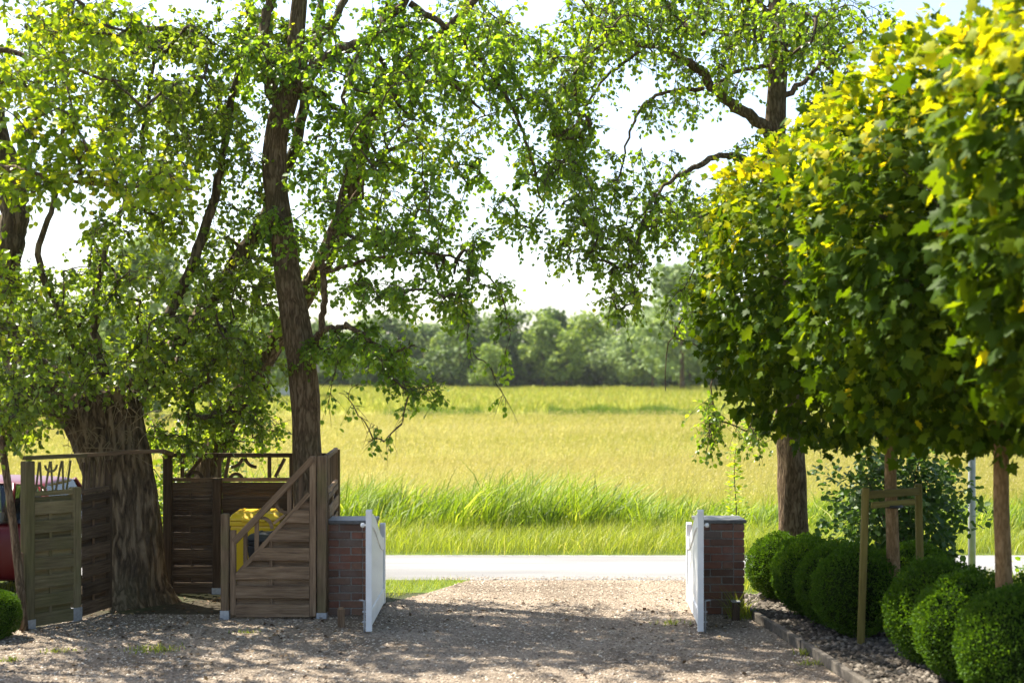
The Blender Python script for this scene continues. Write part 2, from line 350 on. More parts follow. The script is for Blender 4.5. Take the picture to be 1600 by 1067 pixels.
# the road is a slab with a slight crown
rx = np.linspace(-150, 150, 61); ry = np.array([18.1, 18.12, 18.8, 19.45, 20.1, 20.72, 20.76]); rz = np.array([0.0, .012, .024, .03, .024, .012, 0.0])
V = np.array([(x, y + .05 * math.sin(x * .9) * (k in (0, 1, 5, 6)), z) for x in rx for k, (y, z) in enumerate(zip(ry, rz))]); m7 = len(ry)
Q = np.array([(i * m7 + j, (i + 1) * m7 + j, (i + 1) * m7 + j + 1, i * m7 + j + 1) for i in range(len(rx) - 1) for j in range(m7 - 1)])
tag(link('road', np_mesh('road', V, Q, smooth=True), M['asphalt']), kind='structure')
sheet('far_verge', [(-150, 20.7), (150, 20.7), (150, 25.2), (-150, 25.2)], .005, M['verge_ground'])
BED = [(2.99, 8), (2.98, 10.5), (2.70, 14.2), (2.57, 15.4), (2.6, 16.9), (9, 16.9), (9, 8)]
sheet('planting_bed', BED, .0095, M['bed'])

# ------------------------------------------------------------------ stones, blades, leaves: numpy builders
def inside(poly, x, y):
    p = np.array(poly); r = np.zeros(len(x), bool); j = len(p) - 1
    for i in range(len(p)):
        c = ((p[i, 1] > y) != (p[j, 1] > y)) & (x < (p[j, 0] - p[i, 0]) * (y - p[i, 1]) / (p[j, 1] - p[i, 1] + 1e-12) + p[i, 0]); r ^= c; j = i
    return r

def stones(name, xy, size, zoff, mat, flat=.6):
    n = len(xy); base = np.array([(1, 0, 0), (-1, 0, 0), (0, 1, 0), (0, -1, 0), (0, 0, 1), (0, 0, -1), (.62, .62, .45), (-.62, -.62, .45)], float)
    T = np.array([(4, 6, 2), (4, 0, 6), (6, 0, 2), (4, 2, 1), (4, 1, 7), (7, 1, 3), (4, 7, 3), (4, 3, 0)])
    B = base[None] * (1 + rng.uniform(-.3, .3, (n, 8, 1))) * size[:, None, None] * .5 * np.stack([rng.uniform(.8, 1.3, n), rng.uniform(.6, 1.0, n), np.full(n, flat)], -1)[:, None, :]
    a = rng.uniform(0, 6.28, n); ca, sa = np.cos(a)[:, None], np.sin(a)[:, None]
    X = B[..., 0] * ca - B[..., 1] * sa + xy[:, :1]; Y = B[..., 0] * sa + B[..., 1] * ca + xy[:, 1:2]; Z = B[..., 2] + zoff + size[:, None] * flat * .2
    TT = (T[None] + (np.arange(n) * 8)[:, None, None]).reshape(-1, 3)
    return link(name, np_mesh(name, np.stack([X, Y, Z], -1).reshape(-1, 3), TT, np.repeat(np.clip(rng.normal(.5, .24, n), 0, 1), 8)), mat, kind='stuff')

n = 52000; y = 11.2 + (18.05 - 11.2) * rng.random(n) ** 1.2; x = rng.uniform(-5.6, 3.0, n); y[:900] = 18.08 + np.abs(rng.normal(0, .14, 900)); x[:900] = rng.uniform(-.9, 3.0, 900); k = inside(DR, x, y); k[:900] = True
o = stones('gravel', np.stack([x, y], -1)[k], rng.uniform(.010, .030, n)[k], np.where(y > 18.06, .018, .009)[k][:, None], M['pebble']); tag(o, 'pale brown gravel stones covering the driveway', 'gravel')
n = 9000; y = rng.uniform(10.8, 16.9, n); x = rng.uniform(2.5, 5.5, n); k = inside(BED, x, y)
o = stones('bed_stones', np.stack([x, y], -1)[k], rng.uniform(.03, .075, n)[k], .0095, M['bed_stone'], .65); tag(o, 'grey stone chippings under the clipped box balls', 'chippings')

def blades(base, h, w, lean, az, seg=2, v=None, curl=1.6):
    """grass blades: base (n,3), height, width, lean (m sideways at the tip), azimuth of the lean"""
    n = len(base); t = np.linspace(0, 1, seg + 1)
    d = np.stack([np.cos(az), np.sin(az), np.zeros(n)], -1); fa = az + math.pi / 2 + rng.normal(0, .9, n)
    s = np.stack([np.cos(fa), np.sin(fa), np.zeros(n)], -1)
    C = base[:, None] + d[:, None] * (lean[:, None] * t[None] ** curl)[..., None]
    C[..., 2] += h[:, None] * (t - .18 * np.minimum(1, lean / (h + 1e-6))[:, None] * t ** 3 * 1.0)
    wt = w[:, None] * np.array([.7, 1.0, .75, .5][:seg] if seg <= 3 else [.7] + [1] * (seg - 1))[None] if seg > 1 else w[:, None] * np.ones((1, 1))
    L = C[:, :seg] - s[:, None] * wt[..., None] * .5; Rr = C[:, :seg] + s[:, None] * wt[..., None] * .5
    V = np.concatenate([L, Rr, C[:, seg:]], 1); m = 2 * seg + 1
    F_ = []
    for i in range(seg - 1): F_ += [(i, seg + i, seg + i + 1), (i, seg + i + 1, i + 1)]
    F_.append((seg - 1, 2 * seg - 1, 2 * seg)); F_ = np.array(F_)
    T = (F_[None] + (np.arange(n) * m)[:, None, None]).reshape(-1, 3)
    if v is None: v = np.clip(rng.normal(.5, .2, n), 0, 1)
    return V.reshape(-1, 3), T, np.repeat(v, m)

def frame(axis, up):
    a = axis / (np.linalg.norm(axis, axis=1)[:, None] + 1e-9); s = np.cross(a, up); s /= np.linalg.norm(s, axis=1)[:, None] + 1e-9
    return a, s, np.cross(s, a)

LEAF6 = np.array([(0, 0, 0), (-.40, .28, .10), (-.38, .66, .06), (0, 1, -.10), (.38, .66, .06), (.40, .28, .10)], float); LEAF6T = np.array([(0, 5, 4), (0, 4, 3), (0, 3, 2), (0, 2, 1)])
LEAF4 = np.array([(0, 0, 0), (-.30, .5, .06), (0, 1, -.06), (.30, .5, .06)], float); LEAF4T = np.array([(0, 3, 2), (0, 2, 1)])
_h = [(0, 0), (.30, -.10), (.26, .08), (.60, .22), (.42, .34), (.50, .62), (.26, .56), (.20, .74), (0, 1.02)]
_o = _h + [(-x, y) for x, y in _h[1:-1][::-1]]
MAPLE = np.array([(0, .32, .04)] + [(x, y, -.10 * abs(x) - .12 * max(0, y - .5)) for x, y in _o]); _m = len(_o); MAPLET = np.array([(0, 1 + i, 1 + (i + 1) % _m) for i in range(_m)])
def leaves(P, axis, up, size, tpl, tplT, v, wid=1.0):
    n = len(P); a, s, nn = frame(axis, up); sz = size[:, None, None]
    V = P[:, None] + sz * (tpl[None, :, :1] * wid * s[:, None] + tpl[None, :, 1:2] * a[:, None] + tpl[None, :, 2:] * nn[:, None])
    T = (tplT[None] + (np.arange(n) * len(tpl))[:, None, None]).reshape(-1, 3)
    return V.reshape(-1, 3), T, np.repeat(v, len(tpl))

def unit(n):
    u = rng.normal(size=(n, 3)); return u / np.linalg.norm(u, axis=1)[:, None]
UP = np.array((0, 0, 1.0))

# ------------------------------------------------------------------ broadleaf trees: limbs drawn after the photograph, branches grown to fill the crown
def sample_clumps(clumps, n):
    """points inside ellipsoids given as (px, py, rx px, ry px, depth, depth radius, weight)"""
    w = np.array([c[2] * c[3] * c[6] for c in clumps], float); w /= w.sum(); k = rng.choice(len(clumps), n, p=w); out = np.zeros((n, 3))
    u = unit(n) * rng.random((n, 1)) ** (1 / 2.6)
    for i in range(n):
        c = clumps[k[i]]; d = c[4] + u[i, 1] * c[5]; out[i] = at(c[0] + u[i, 0] * c[2], c[1] + u[i, 2] * c[3], d)
    return out

def tree(name, label, trunk, limbs, clumps, n_attr, tw, lf, lsize, mat, bmat, base, group=None, tpl=6, seed=1, droop=.5, twl=(.22, .5), vmean=.5, trunk_fn=None, sides=28, attach_from=0.0, extra=(), leaf_objs=0, skew=0.0, pts=(), dspread=1.5, limb_k=1.0):
    global rng
    rng = np.random.default_rng(seed)
    sk = lambda px, d: d + skew * max(0.0, (px - 520) / 300)
    limbs = [[(p[0], p[1], sk(p[0], p[2]), p[3] * limb_k) for p in L] for L in limbs]; clumps = [(c[0], c[1], c[2], c[3], sk(c[0], c[4]), c[5] * dspread, c[6]) for c in clumps]
    root = empty(name, base, 0, label, 'tree', group); b = np.array(base, float)
    nodes = []; par = []; 
    def pl(L):
        pts = np.array([at(*p[:3]) for p in L]); rad = np.array([p[3] for p in L]); c = catmull(pts, 7)
        r = np.interp(np.linspace(0, len(L) - 1, len(c)), np.arange(len(L)), rad); return c, r
    c, r = pl(trunk); c = catmull(c[::2], 6) if trunk_fn else c; r = np.interp(np.linspace(0, 1, len(c)), np.linspace(0, 1, len(r)), r)
    a = Acc()
    wob = trunk_fn or (lambda th, t: 1 + .05 * np.sin(3 * th + 9 * t) + .035 * np.sin(5 * th - 23 * t) + .03 * np.sin(t * 60 + 2 * th))
    a.tube(c - b, r, sides, wob); link('trunk', a.mesh('trunk', True), bmat, root)
    k0 = int(attach_from * len(c)); nodes += list(c[k0:])
    for L in limbs:
        c, r = pl(L); wv = rng.normal(0, .012, c.shape); wv[0] = 0; c = c + wv
        a = Acc(); a.tube(c - b, r, 10, lambda th, t: 1 + .06 * np.sin(2 * th + 17 * t) + .05 * np.sin(41 * t + th)); link('limb', a.mesh('limb', True), bmat, root)
        nodes += list(c[2:])
    for L in extra: nodes += list(pl(L)[0])
    A = sample_clumps(clumps, n_attr); n_main = n_attr
    if pts: A = np.vstack([A, [at(*p) for p in pts]]); n_attr = len(A)
    N = np.zeros((len(nodes) + n_attr * 4, 3)); N[:len(nodes)] = nodes; nn = len(nodes)
    D = np.full(n_attr, 1e9); I = np.zeros(n_attr, int)
    for s in range(0, nn, 64):
        d = np.linalg.norm(A[:, None] - N[None, s:min(nn, s + 64)], axis=2); j = d.argmin(1); dm = d[np.arange(n_attr), j]; q = dm < D; D[q] = dm[q]; I[q] = j[q] + s
    parent = {}; branches = []; aidx = []; done = np.zeros(n_attr, bool); cnt = {}
    for _ in range(n_attr):
        i = int(np.where(done, 1e9, D).argmin()); done[i] = True; p = N[I[i]]; q = A[i]; L = np.linalg.norm(q - p)
        t = np.linspace(0, 1, 5)[:, None]; mid = rng.normal(0, .06 * L, 3) + np.array((0, 0, .10 * L))
        pts = p * (1 - t) + q * t + mid * (4 * t * (1 - t)); new = np.arange(nn, nn + 4); N[nn:nn + 4] = pts[1:]; nn += 4
        branches.append((int(I[i]), pts, new)); aidx.append(i)
        for m_ in new: parent[int(m_)] = len(branches) - 1
        d = np.linalg.norm(A[:, None] - pts[None, 1:], axis=2); j = d.argmin(1); dm = d[np.arange(n_attr), j] * 1.05; qd = (dm < D) & ~done; D[qd] = dm[qd]; I[qd] = new[j[qd]]
    w = np.ones(len(branches))
    for k in range(len(branches) - 1, -1, -1):
        f = parent.get(branches[k][0])
        if f is not None and f < k: w[f] += w[k]
    br = Acc()
    for k, (f, pts, new) in enumerate(branches):
        rr = .0036 * math.sqrt(w[k]) + .0008; br.tube(pts - b, np.linspace(rr * 1.15, rr * .6, 5), 4)
    # twigs and leaves
    nt = n_attr * tw; src = np.repeat(A, tw, 0); ctr = np.array([bb[1][2] for bb in branches]); order = np.repeat(np.arange(n_attr), tw)
    tips = np.array([bb[1][-1] for bb in branches]); prev = np.array([bb[1][-2] for bb in branches]); src = np.repeat(tips, tw, 0); bd = np.repeat(tips - prev, tw, 0)
    bd /= np.linalg.norm(bd, axis=1)[:, None] + 1e-9
    dirs = unit(nt) * .9 + bd * .55 + np.array((0, 0, -droop)) * rng.uniform(.1, 1.1, (nt, 1)); dirs /= np.linalg.norm(dirs, axis=1)[:, None]
    L = rng.uniform(*twl, nt)[:, None]; sag = np.array((0, 0, -1.0)) * L * droop * .45
    src = src - bd * rng.uniform(0, .25, (nt, 1))
    P0 = src; P1 = src + dirs * L * .5 + sag * .2; P2 = src + dirs * L + sag * .8
    tv = []; th = np.array([0, 2.1, 4.2]); 
    _, s1, s2 = frame(dirs, UP + .01 * unit(nt))
    for Pp, rr in ((P0, .0042), (P1, .003), (P2, .0012)):
        tv.append(Pp[:, None] + rr * (np.cos(th)[None, :, None] * s1[:, None] + np.sin(th)[None, :, None] * s2[:, None]))
    tv = np.concatenate(tv, 1); ft = np.array([(i * 3 + j, i * 3 + (j + 1) % 3, i * 3 + 3 + (j + 1) % 3) for i in range(2) for j in range(3)] + [(i * 3 + j, i * 3 + 3 + (j + 1) % 3, i * 3 + 3 + j) for i in range(2) for j in range(3)])
    br.add((tv.reshape(-1, 3) - b), (ft[None] + (np.arange(nt) * 9)[:, None, None]).reshape(-1, 3))
    link('branches', br.mesh('branches'), M['bark_twig'], root, kind='stuff')
    few = np.repeat(np.array(aidx) >= n_main, tw) & (np.arange(nt) % tw > 1); ti = np.repeat(np.arange(nt)[~few], lf); nl = len(ti); u = rng.uniform(.12, 1.05, nl)[:, None]
    Q0 = (1 - u) ** 2 * P0[ti] + 2 * u * (1 - u) * P1[ti] + u ** 2 * P2[ti] + unit(nl) * .02
    ax = unit(nl) * .8 + dirs[ti] * .5 + np.array((0, 0, -.45)); up = UP + unit(nl) * .75
    sz = lsize * rng.uniform(.65, 1.2, nl); v = np.clip(rng.normal(vmean, .13, n_attr)[ti // tw] + rng.normal(0, .15, nl), 0, 1)
    T6, TT6 = (LEAF6, LEAF6T) if tpl == 6 else (LEAF4, LEAF4T)
    pick = np.zeros(nl, bool)
    if leaf_objs:
        d = Q0[:, 1]; px = 800 + Q0[:, 0] / d * F; py = 600 - (Q0[:, 2] - H) / d * F; sc = np.where((px > 10) & (px < 1590) & (py > 10) & (py < 700), sz / d, 0); pick[np.argsort(-sc)[:leaf_objs]] = True
    Vv, Tt, vv = leaves(Q0[~pick] - b, ax[~pick], up[~pick], sz[~pick], T6, TT6, v[~pick])
    cr = link('crown', np_mesh('crown', Vv, Tt, vv), mat, root, kind='stuff')
    if leaf_objs: leaf_objects(cr, Q0[pick] - b, ax[pick], up[pick], sz[pick], v[pick], T6, TT6, mat)
    return root

def leaf_objects(crown, P, ax, up, sz, v, tpl, tplT, mat):
    """the leaves that show largest, each an object; three shared meshes by tone"""
    q = np.quantile(v, [.2, .5, .8, .93]); lv = [float(x) for x in q]
    ms = [np_mesh('leaf', tpl, tplT, np.full(len(tpl), x)) for x in lv]
    for m_ in ms: m_.materials.append(mat)
    a, s, n_ = frame(ax, up)
    for i in range(len(P)):
        k = int(np.argmin(abs(np.array(lv) - v[i]))); o = bpy.data.objects.new('leaf', ms[k]); COL.objects.link(o); o.parent = crown
        Mx = np.eye(4); Mx[:3, 0] = s[i] * sz[i]; Mx[:3, 1] = a[i] * sz[i]; Mx[:3, 2] = n_[i] * sz[i]; Mx[:3, 3] = P[i]; o.matrix_local = Matrix(Mx.tolist())

# big pollard willow
def willow_bark(th, t):
    rid = np.abs(np.sin(13 * th + 2.2 * np.sin(7 * t) + 1.3 * np.sin(3 * th + 19 * t))) ** .6; fin = np.sin(31 * th + 14 * t + 2 * np.sin(23 * t + 4 * th))
    flare = .26 * np.clip(1 - t * 6, 0, 1) ** 1.6 * (1 + .6 * np.sin(4 * th + 1)); knob = .12 * np.clip((t - .72) * 3.5, 0, 1) * np.sin(5 * th + 31 * t)
    return .94 + .065 * rid + .018 * fin + .05 * np.sin(2 * th + 3 * t) + flare + knob
tree('pollard_willow', 'massive pollarded willow with thick furrowed trunk inside the wooden fence',
     [(196, 950, 16.25, .47), (195, 900, 16.25, .44), (192, 820, 16.25, .41), (185, 740, 16.25, .37), (172, 690, 16.25, .39), (160, 650, 16.25, .43), (152, 615, 16.25, .38), (150, 600, 16.25, .15)],
     [[(145, 655, 16.2, .27), (75, 605, 16.2, .23), (18, 535, 16.3, .20), (-2, 460, 16.4, .19), (12, 390, 16.4, .18), (24, 320, 16.5, .17), (5, 240, 16.5, .14), (-20, 100, 16.6, .11), (-10, -120, 16.6, .07)],
      [(180, 640, 16.3, .10), (228, 572, 16.3, .075), (262, 500, 16.4, .066), (300, 420, 16.4, .06), (335, 310, 16.5, .054), (355, 200, 16.6, .046), (382, 70, 16.7, .036), (392, -90, 16.8, .02)],
      [(195, 645, 16.5, .14), (260, 555, 16.7, .11), (325, 475, 17.0, .098), (400, 362, 17.2, .09), (440, 285, 17.3, .075), (480, 150, 17.4, .06), (500, 0, 17.5, .04)],
      [(170, 620, 16.4, .07), (150, 520, 16.6, .05), (160, 400, 16.7, .04), (215, 260, 16.8, .03), (240, 80, 16.9, .02)],
      [(150, 620, 16.1, .07), (100, 500, 15.9, .045), (60, 400, 15.8, .035), (90, 300, 15.7, .03), (100, 150, 15.6, .02), (90, -100, 15.6, .015)],
      [(-20, 100, 16.5, .06), (-100, -20, 16.0, .05), (-60, -200, 15.6, .03), (0, -330, 15.5, .015)], [(385, 0, 16.7, .04), (330, -150, 16.2, .03), (260, -300, 15.8, .015)]],
     [(250, 150, 130, 130, 16.4, 1.3, 1.25), (110, 80, 130, 110, 16.4, 1.3, 1.2), (330, 230, 90, 110, 16.6, 1.0, 1.1), (330, 60, 90, 80, 16.5, 1.0, 1.2), (130, 450, 130, 70, 16.0, 1.2, .65), (270, 470, 120, 80, 16.3, 1.2, .6), (340, 570, 110, 70, 16.6, 1.1, 1.5),
      (210, 575, 110, 60, 15.9, .9, 1.3), (70, 590, 90, 60, 15.7, .8, 1.2), (400, 640, 55, 60, 17.2, .6, 1.2), (45, 660, 60, 45, 15.4, .6, 1.2), (300, 665, 90, 42, 16.9, .6, 1.6), (400, 470, 70, 70, 17.0, .9, 1.0), (290, 735, 40, 50, 17.6, .4, 1.2),
      (220, 320, 110, 80, 16.5, 1.3, .7), (390, 80, 90, 100, 16.8, 1.2, .6), (130, -150, 260, 120, 16.0, 1.6, .22), (350, -150, 180, 110, 16.4, 1.5, .2), (-140, 150, 150, 230, 16.0, 1.4, .4), (380, 420, 90, 90, 16.9, .7, .8), (300, 330, 90, 80, 16.4, .8, .6), (180, 440, 150, 110, 15.4, .6, .3), (60, 500, 90, 70, 15.3, .6, .6), (300, 560, 120, 70, 15.9, .6, .5)],
     860, 6, 7, .062, M['leaf_willow'], M['bark_willow'], (-4.42, 16.25, 0), seed=21, droop=.55, twl=(.13, .33), trunk_fn=willow_bark, sides=110, attach_from=.8, vmean=.5)
w_ = [o for o in bpy.data.objects if o.name == 'pollard_willow'][0]; a = Acc()
for k in range(90):
    p = at(rng.uniform(95, 225), rng.uniform(590, 700), rng.uniform(15.75, 16.0)); d = np.array((rng.normal(0, .5), rng.normal(-.35, .3), rng.normal(-.05, .45))); L = rng.uniform(.2, .7); a.tube(catmull([p, p + d * L * .5 + np.array((0, 0, .06)), p + d * L + np.array((0, 0, -.12 * L))], 3) - np.array((-4.42, 16.25, 0)), np.linspace(.005, .0015, 7), 4)
t = NT('sucker'); M['sucker'] = t.done(t.bsdf(G(.2, .155, .085), .8)); link('suckers', a.mesh('suckers'), M['sucker'], w_, kind='stuff')
# slender alder that rises behind the sloped panel
tree('alder_tree', 'tall slender tree with leaning trunk rising behind the sloped fence panel',
     [(484, 945, 16.2, .19), (482, 800, 16.2, .17), (480, 690, 16.2, .16), (477, 610, 16.2, .162), (466, 530, 16.2, .168), (450, 440, 16.2, .15), (436, 340, 16.2, .14), (428, 260, 16.2, .135), (434, 200, 16.2, .13), (450, 150, 16.2, .13), (460, 100, 16.2, .105), (466, 30, 16.2, .09), (474, -80, 16.2, .075), (480, -260, 16.2, .03)],
     [[(442, 185, 16.2, .085), (422, 125, 16.1, .078), (412, 60, 16.0, .07), (424, -20, 16.0, .055), (430, -180, 15.9, .03)],
      [(456, 150, 16.2, .085), (486, 108, 16.1, .078), (530, 78, 16.0, .068), (565, 70, 15.9, .06), (615, 25, 15.8, .05), (660, -30, 15.7, .04), (740, -110, 15.6, .02)],
      [(566, 71, 15.9, .034), (598, 98, 15.9, .03), (615, 150, 15.8, .026), (635, 178, 15.8, .02), (652, 190, 15.8, .012)],
      [(460, 125, 16.2, .06), (495, 62, 16.4, .05), (530, 20, 16.5, .045), (560, -60, 16.6, .03)],
      [(476, 548, 16.2, .05), (500, 522, 16.0, .042), (506, 470, 15.9, .036), (508, 400, 15.8, .03), (530, 320, 15.7, .02), (545, 250, 15.7, .012)],
      [(498, 522, 16.0, .036), (520, 512, 15.7, .032), (548, 511, 15.4, .028), (580, 534, 15.1, .022), (612, 548, 14.9, .016), (650, 540, 14.8, .008)],
      [(505, 425, 15.8, .024), (600, 400, 15.6, .02), (690, 400, 15.3, .015), (770, 440, 15.1, .010), (800, 520, 15.0, .006)],
      [(640, 5, 15.8, .04), (720, 60, 15.6, .03), (790, 150, 15.4, .022), (830, 250, 15.3, .016), (850, 330, 15.3, .008)]],
     [(440, 60, 110, 80, 16.2, 1.2, 1.1), (560, 110, 110, 100, 15.8, 1.3, 1.2), (690, 90, 110, 90, 15.6, 1.3, 1.2), (640, 30, 120, 50, 15.8, 1.0, 1.0), (805, 110, 80, 110, 15.4, 1.2, .95), (500, 240, 80, 90, 16.2, 1.1, .8), (620, 260, 90, 80, 15.8, 1.2, .9), (740, 270, 70, 70, 15.5, 1.0, .6), (830, 260, 50, 70, 15.3, .8, .9),
      (560, 370, 90, 60, 15.8, 1.0, 1.2), (680, 370, 100, 60, 15.5, 1.0, 1.1), (790, 365, 60, 40, 15.2, .7, .9), (610, 460, 110, 50, 15.3, .9, 1.2), (720, 460, 60, 35, 15.1, .6, 1.0), (545, 545, 60, 45, 15.7, .6, 1.5), (620, 560, 50, 40, 15.0, .5, 1.4), (650, 600, 36, 26, 14.9, .4, 1.5), (470, 330, 70, 80, 16.1, .8, .6),
      (782, 460, 30, 60, 15.0, .4, .6), (805, 555, 8, 16, 15.0, .1, 1), (780, 590, 8, 20, 15.0, .1, .6), (480, 560, 30, 30, 16.0, .3, 2.0),
      (520, -120, 220, 100, 16.2, 1.6, .2), (700, -80, 160, 70, 15.6, 1.2, .2), (400, 150, 70, 90, 16.0, .9, .8), (400, 330, 60, 80, 16.2, .7, .5)],
     580, 6, 7, .060, M['leaf_poplar'], M['bark_alder'], (-2.30, 16.2, 0), seed=5, skew=1.0, pts=[(560, 600, 15.2), (520, 590, 15.4), (545, 625, 15.2), (560, 650, 15.0), (575, 690, 15.1), (600, 690, 14.9), (628, 662, 14.9), (512, 640, 15.6), (640, 615, 14.9), (665, 605, 14.8), (690, 590, 14.8), (795, 632, 15.4), (775, 600, 15.4), (745, 560, 15.4), (730, 520, 15.4)], droop=.45, twl=(.12, .29), attach_from=.55, vmean=.52)
tree('leaning_tree', 'leaning limb-like tree crossing behind the slender trunk from the back fence',
     [(286, 918, 17.5, .17), (300, 820, 17.5, .16), (322, 740, 17.5, .15), (352, 665, 17.5, .14), (395, 590, 17.5, .13), (448, 505, 17.5, .125), (500, 420, 17.4, .12), (536, 335, 17.3, .11), (562, 240, 17.2, .10), (598, 140, 17.0, .085), (650, 85, 16.9, .07), (700, 45, 16.8, .055), (770, -30, 16.7, .03)],
     [[(500, 420, 17.4, .05), (530, 380, 17.2, .045), (545, 330, 17.1, .04), (590, 250, 17.0, .03), (650, 215, 16.9, .018)],
      [(590, 160, 17.0, .045), (640, 140, 16.8, .035), (700, 130, 16.6, .025), (760, 180, 16.5, .012)],
      [(560, 250, 17.2, .035), (540, 180, 17.3, .03), (545, 90, 17.4, .02)]],
     [(600, 200, 100, 70, 17.0, .9, 1), (560, 320, 70, 60, 17.2, .8, 1), (700, 150, 100, 90, 16.8, 1.0, 1), (480, 400, 60, 70, 17.4, .7, .8), (400, 540, 60, 50, 17.5, .6, 1.0), (650, 330, 80, 50, 16.9, .8, 1), (760, 40, 90, 80, 16.7, 1.0, .8), (360, 690, 50, 45, 17.7, .5, 1.4), (400, 660, 50, 40, 17.7, .5, 1.0)],
     140, 6, 6, .060, M['leaf_alder'], M['bark_alder'], (-4.05, 17.5, 0), seed=9, droop=.5, attach_from=.2)
tree('roadside_alder', 'tall roadside tree standing behind the right brick pillar and box balls',
     [(1240, 921, 17.3, .20), (1239, 780, 17.3, .175), (1236, 690, 17.3, .165), (1224, 500, 17.3, .15), (1208, 300, 17.3, .135), (1210, 200, 17.3, .125), (1215, 100, 17.3, .112), (1214, 0, 17.3, .098), (1216, -150, 17.3, .07), (1210, -380, 17.3, .025)],
     [[(1206, 218, 17.3, .09), (1190, 194, 17.2, .085), (1150, 168, 17.1, .08), (1112, 136, 17.0, .072), (1098, 114, 16.9, .066), (1060, 90, 16.8, .06), (1030, 73, 16.7, .05), (965, 68, 16.5, .04), (930, 30, 16.3, .026), (895, -20, 16.2, .015)],
      [(1100, 140, 17.0, .032), (1062, 140, 16.9, .03), (1012, 158, 16.7, .024), (985, 205, 16.6, .018), (960, 300, 16.5, .012), (935, 400, 16.4, .006)],
      [(1197, 268, 17.3, .055), (1160, 248, 17.1, .05), (1125, 244, 16.9, .045), (1085, 262, 16.7, .038), (1045, 285, 16.5, .028), (1010, 330, 16.4, .018), (985, 420, 16.3, .008)],
      [(1197, 278, 17.3, .045), (1160, 268, 17.0, .038), (1140, 300, 16.8, .03), (1120, 370, 16.6, .02), (1080, 430, 16.5, .01)],
      [(1222, 152, 17.3, .045), (1262, 122, 17.4, .036), (1300, 85, 17.5, .026), (1350, 60, 17.6, .014)],
      [(1206, 102, 17.3, .035), (1150, 112, 17.1, .028), (1112, 140, 17.0, .02)],
      [(1208, 25, 17.3, .055), (1130, -25, 17.1, .045), (1030, -40, 16.9, .035), (940, 20, 16.7, .02), (900, 120, 16.6, .012)],
      [(1000, 80, 16.6, .022), (940, 130, 16.5, .018), (890, 220, 16.3, .012), (870, 300, 16.3, .006)],
      [(1230, 320, 17.3, .04), (1300, 260, 17.7, .03), (1380, 230, 18.0, .02)],
      [(1225, 560, 17.3, .03), (1160, 530, 17.0, .022), (1120, 570, 16.8, .012), (1112, 660, 16.7, .006)],
      [(1120, 560, 16.8, .012), (1050, 530, 16.7, .009), (1040, 610, 16.7, .005)]],
     [(1215, 40, 110, 80, 17.3, 1.6, 1.0), (1090, 20, 110, 70, 17.0, 1.2, 1.3), (970, 30, 90, 80, 16.6, 1.1, 1.3), (890, 120, 60, 110, 16.4, 1.0, 1.25), (900, 260, 55, 90, 16.3, .9, 1.1), (940, 350, 60, 80, 16.3, .9, 1.1), (985, 430, 40, 60, 16.3, .6, .9), (960, 470, 30, 22, 16.3, .4, .9), (1010, 260, 60, 60, 16.5, .8, .6),
      (1070, 330, 80, 60, 16.6, .9, 1.4), (1115, 400, 60, 45, 16.6, .8, 1.5), (1150, 320, 50, 60, 17.0, .8, 1.0), (1170, 230, 30, 40, 17.2, .5, .6), (1300, 60, 70, 70, 17.5, 1.2, 1.2), (1290, 170, 60, 80, 17.5, 1.0, 1.3), (1380, 40, 50, 40, 17.7, .8, .5), (1330, 240, 60, 60, 17.8, .9, 1.3), (1060, 130, 90, 60, 16.8, 1.0, .5), (1150, 110, 60, 50, 17.1, 1.0, .7),
      (1060, 480, 40, 40, 16.7, .5, .8), (1112, 640, 14, 60, 16.7, .2, 1.6), (1040, 610, 8, 24, 16.7, .1, 1.4), (1180, 660, 34, 26, 16.9, .3, 1.5), (870, 390, 20, 40, 16.3, .3, .8),
      (1150, -100, 240, 90, 17.2, 1.5, .25), (960, -80, 120, 70, 16.6, 1.1, .22)],
     760, 6, 6, .058, M['leaf_alder'], M['bark_alder'], (3.42, 17.3, 0), seed=33, droop=.75, twl=(.14, .36), attach_from=.5, vmean=.42, limb_k=.82)
# near branch of yellow-green leaves, top left, from a tree outside the frame
tree('near_alder', 'near sunlit tree with broad yellow-green leaves at the upper left edge',
     [(-330, 998, 13.9, .17), (-320, 800, 13.9, .15), (-300, 500, 13.9, .14), (-270, 250, 13.9, .12), (-240, 0, 13.9, .10), (-220, -250, 13.9, .06)],
     [[(-275, 290, 13.9, .06), (-150, 250, 13.7, .05), (-30, 255, 13.5, .035), (90, 280, 13.3, .022), (210, 290, 13.2, .014), (310, 300, 13.2, .007)],
      [(-265, 190, 13.9, .06), (-150, 100, 13.8, .05), (-40, 75, 13.7, .035), (80, 100, 13.6, .022), (190, 130, 13.5, .010)],
      [(-245, 20, 13.9, .05), (-120, -50, 13.8, .04), (0, -30, 13.8, .028), (120, 0, 13.7, .014)],
      [(-300, 500, 13.9, .05), (-150, 420, 13.8, .035), (-60, 405, 13.7, .024), (20, 440, 13.7, .010)]],
     [(70, 130, 100, 60, 13.6, .6, 1.0), (120, 205, 120, 45, 13.4, .6, 1.2), (60, 275, 100, 35, 13.3, .5, 1.5), (220, 285, 95, 26, 13.2, .4, 1.7), (110, 30, 120, 50, 13.7, .6, 1.0), (-80, 200, 100, 160, 13.8, .9, .6), (15, 440, 34, 40, 13.7, .4, 1.2), (-200, 150, 150, 250, 13.9, 1.2, .5), (40, -120, 160, 80, 13.8, 1.0, .4)],
     240, 5, 6, .074, M['leaf_near'], M['bark_alder'], (-7.06, 13.9, 0), seed=14, droop=.3, twl=(.2, .42), vmean=.58, attach_from=.5, leaf_objs=160)
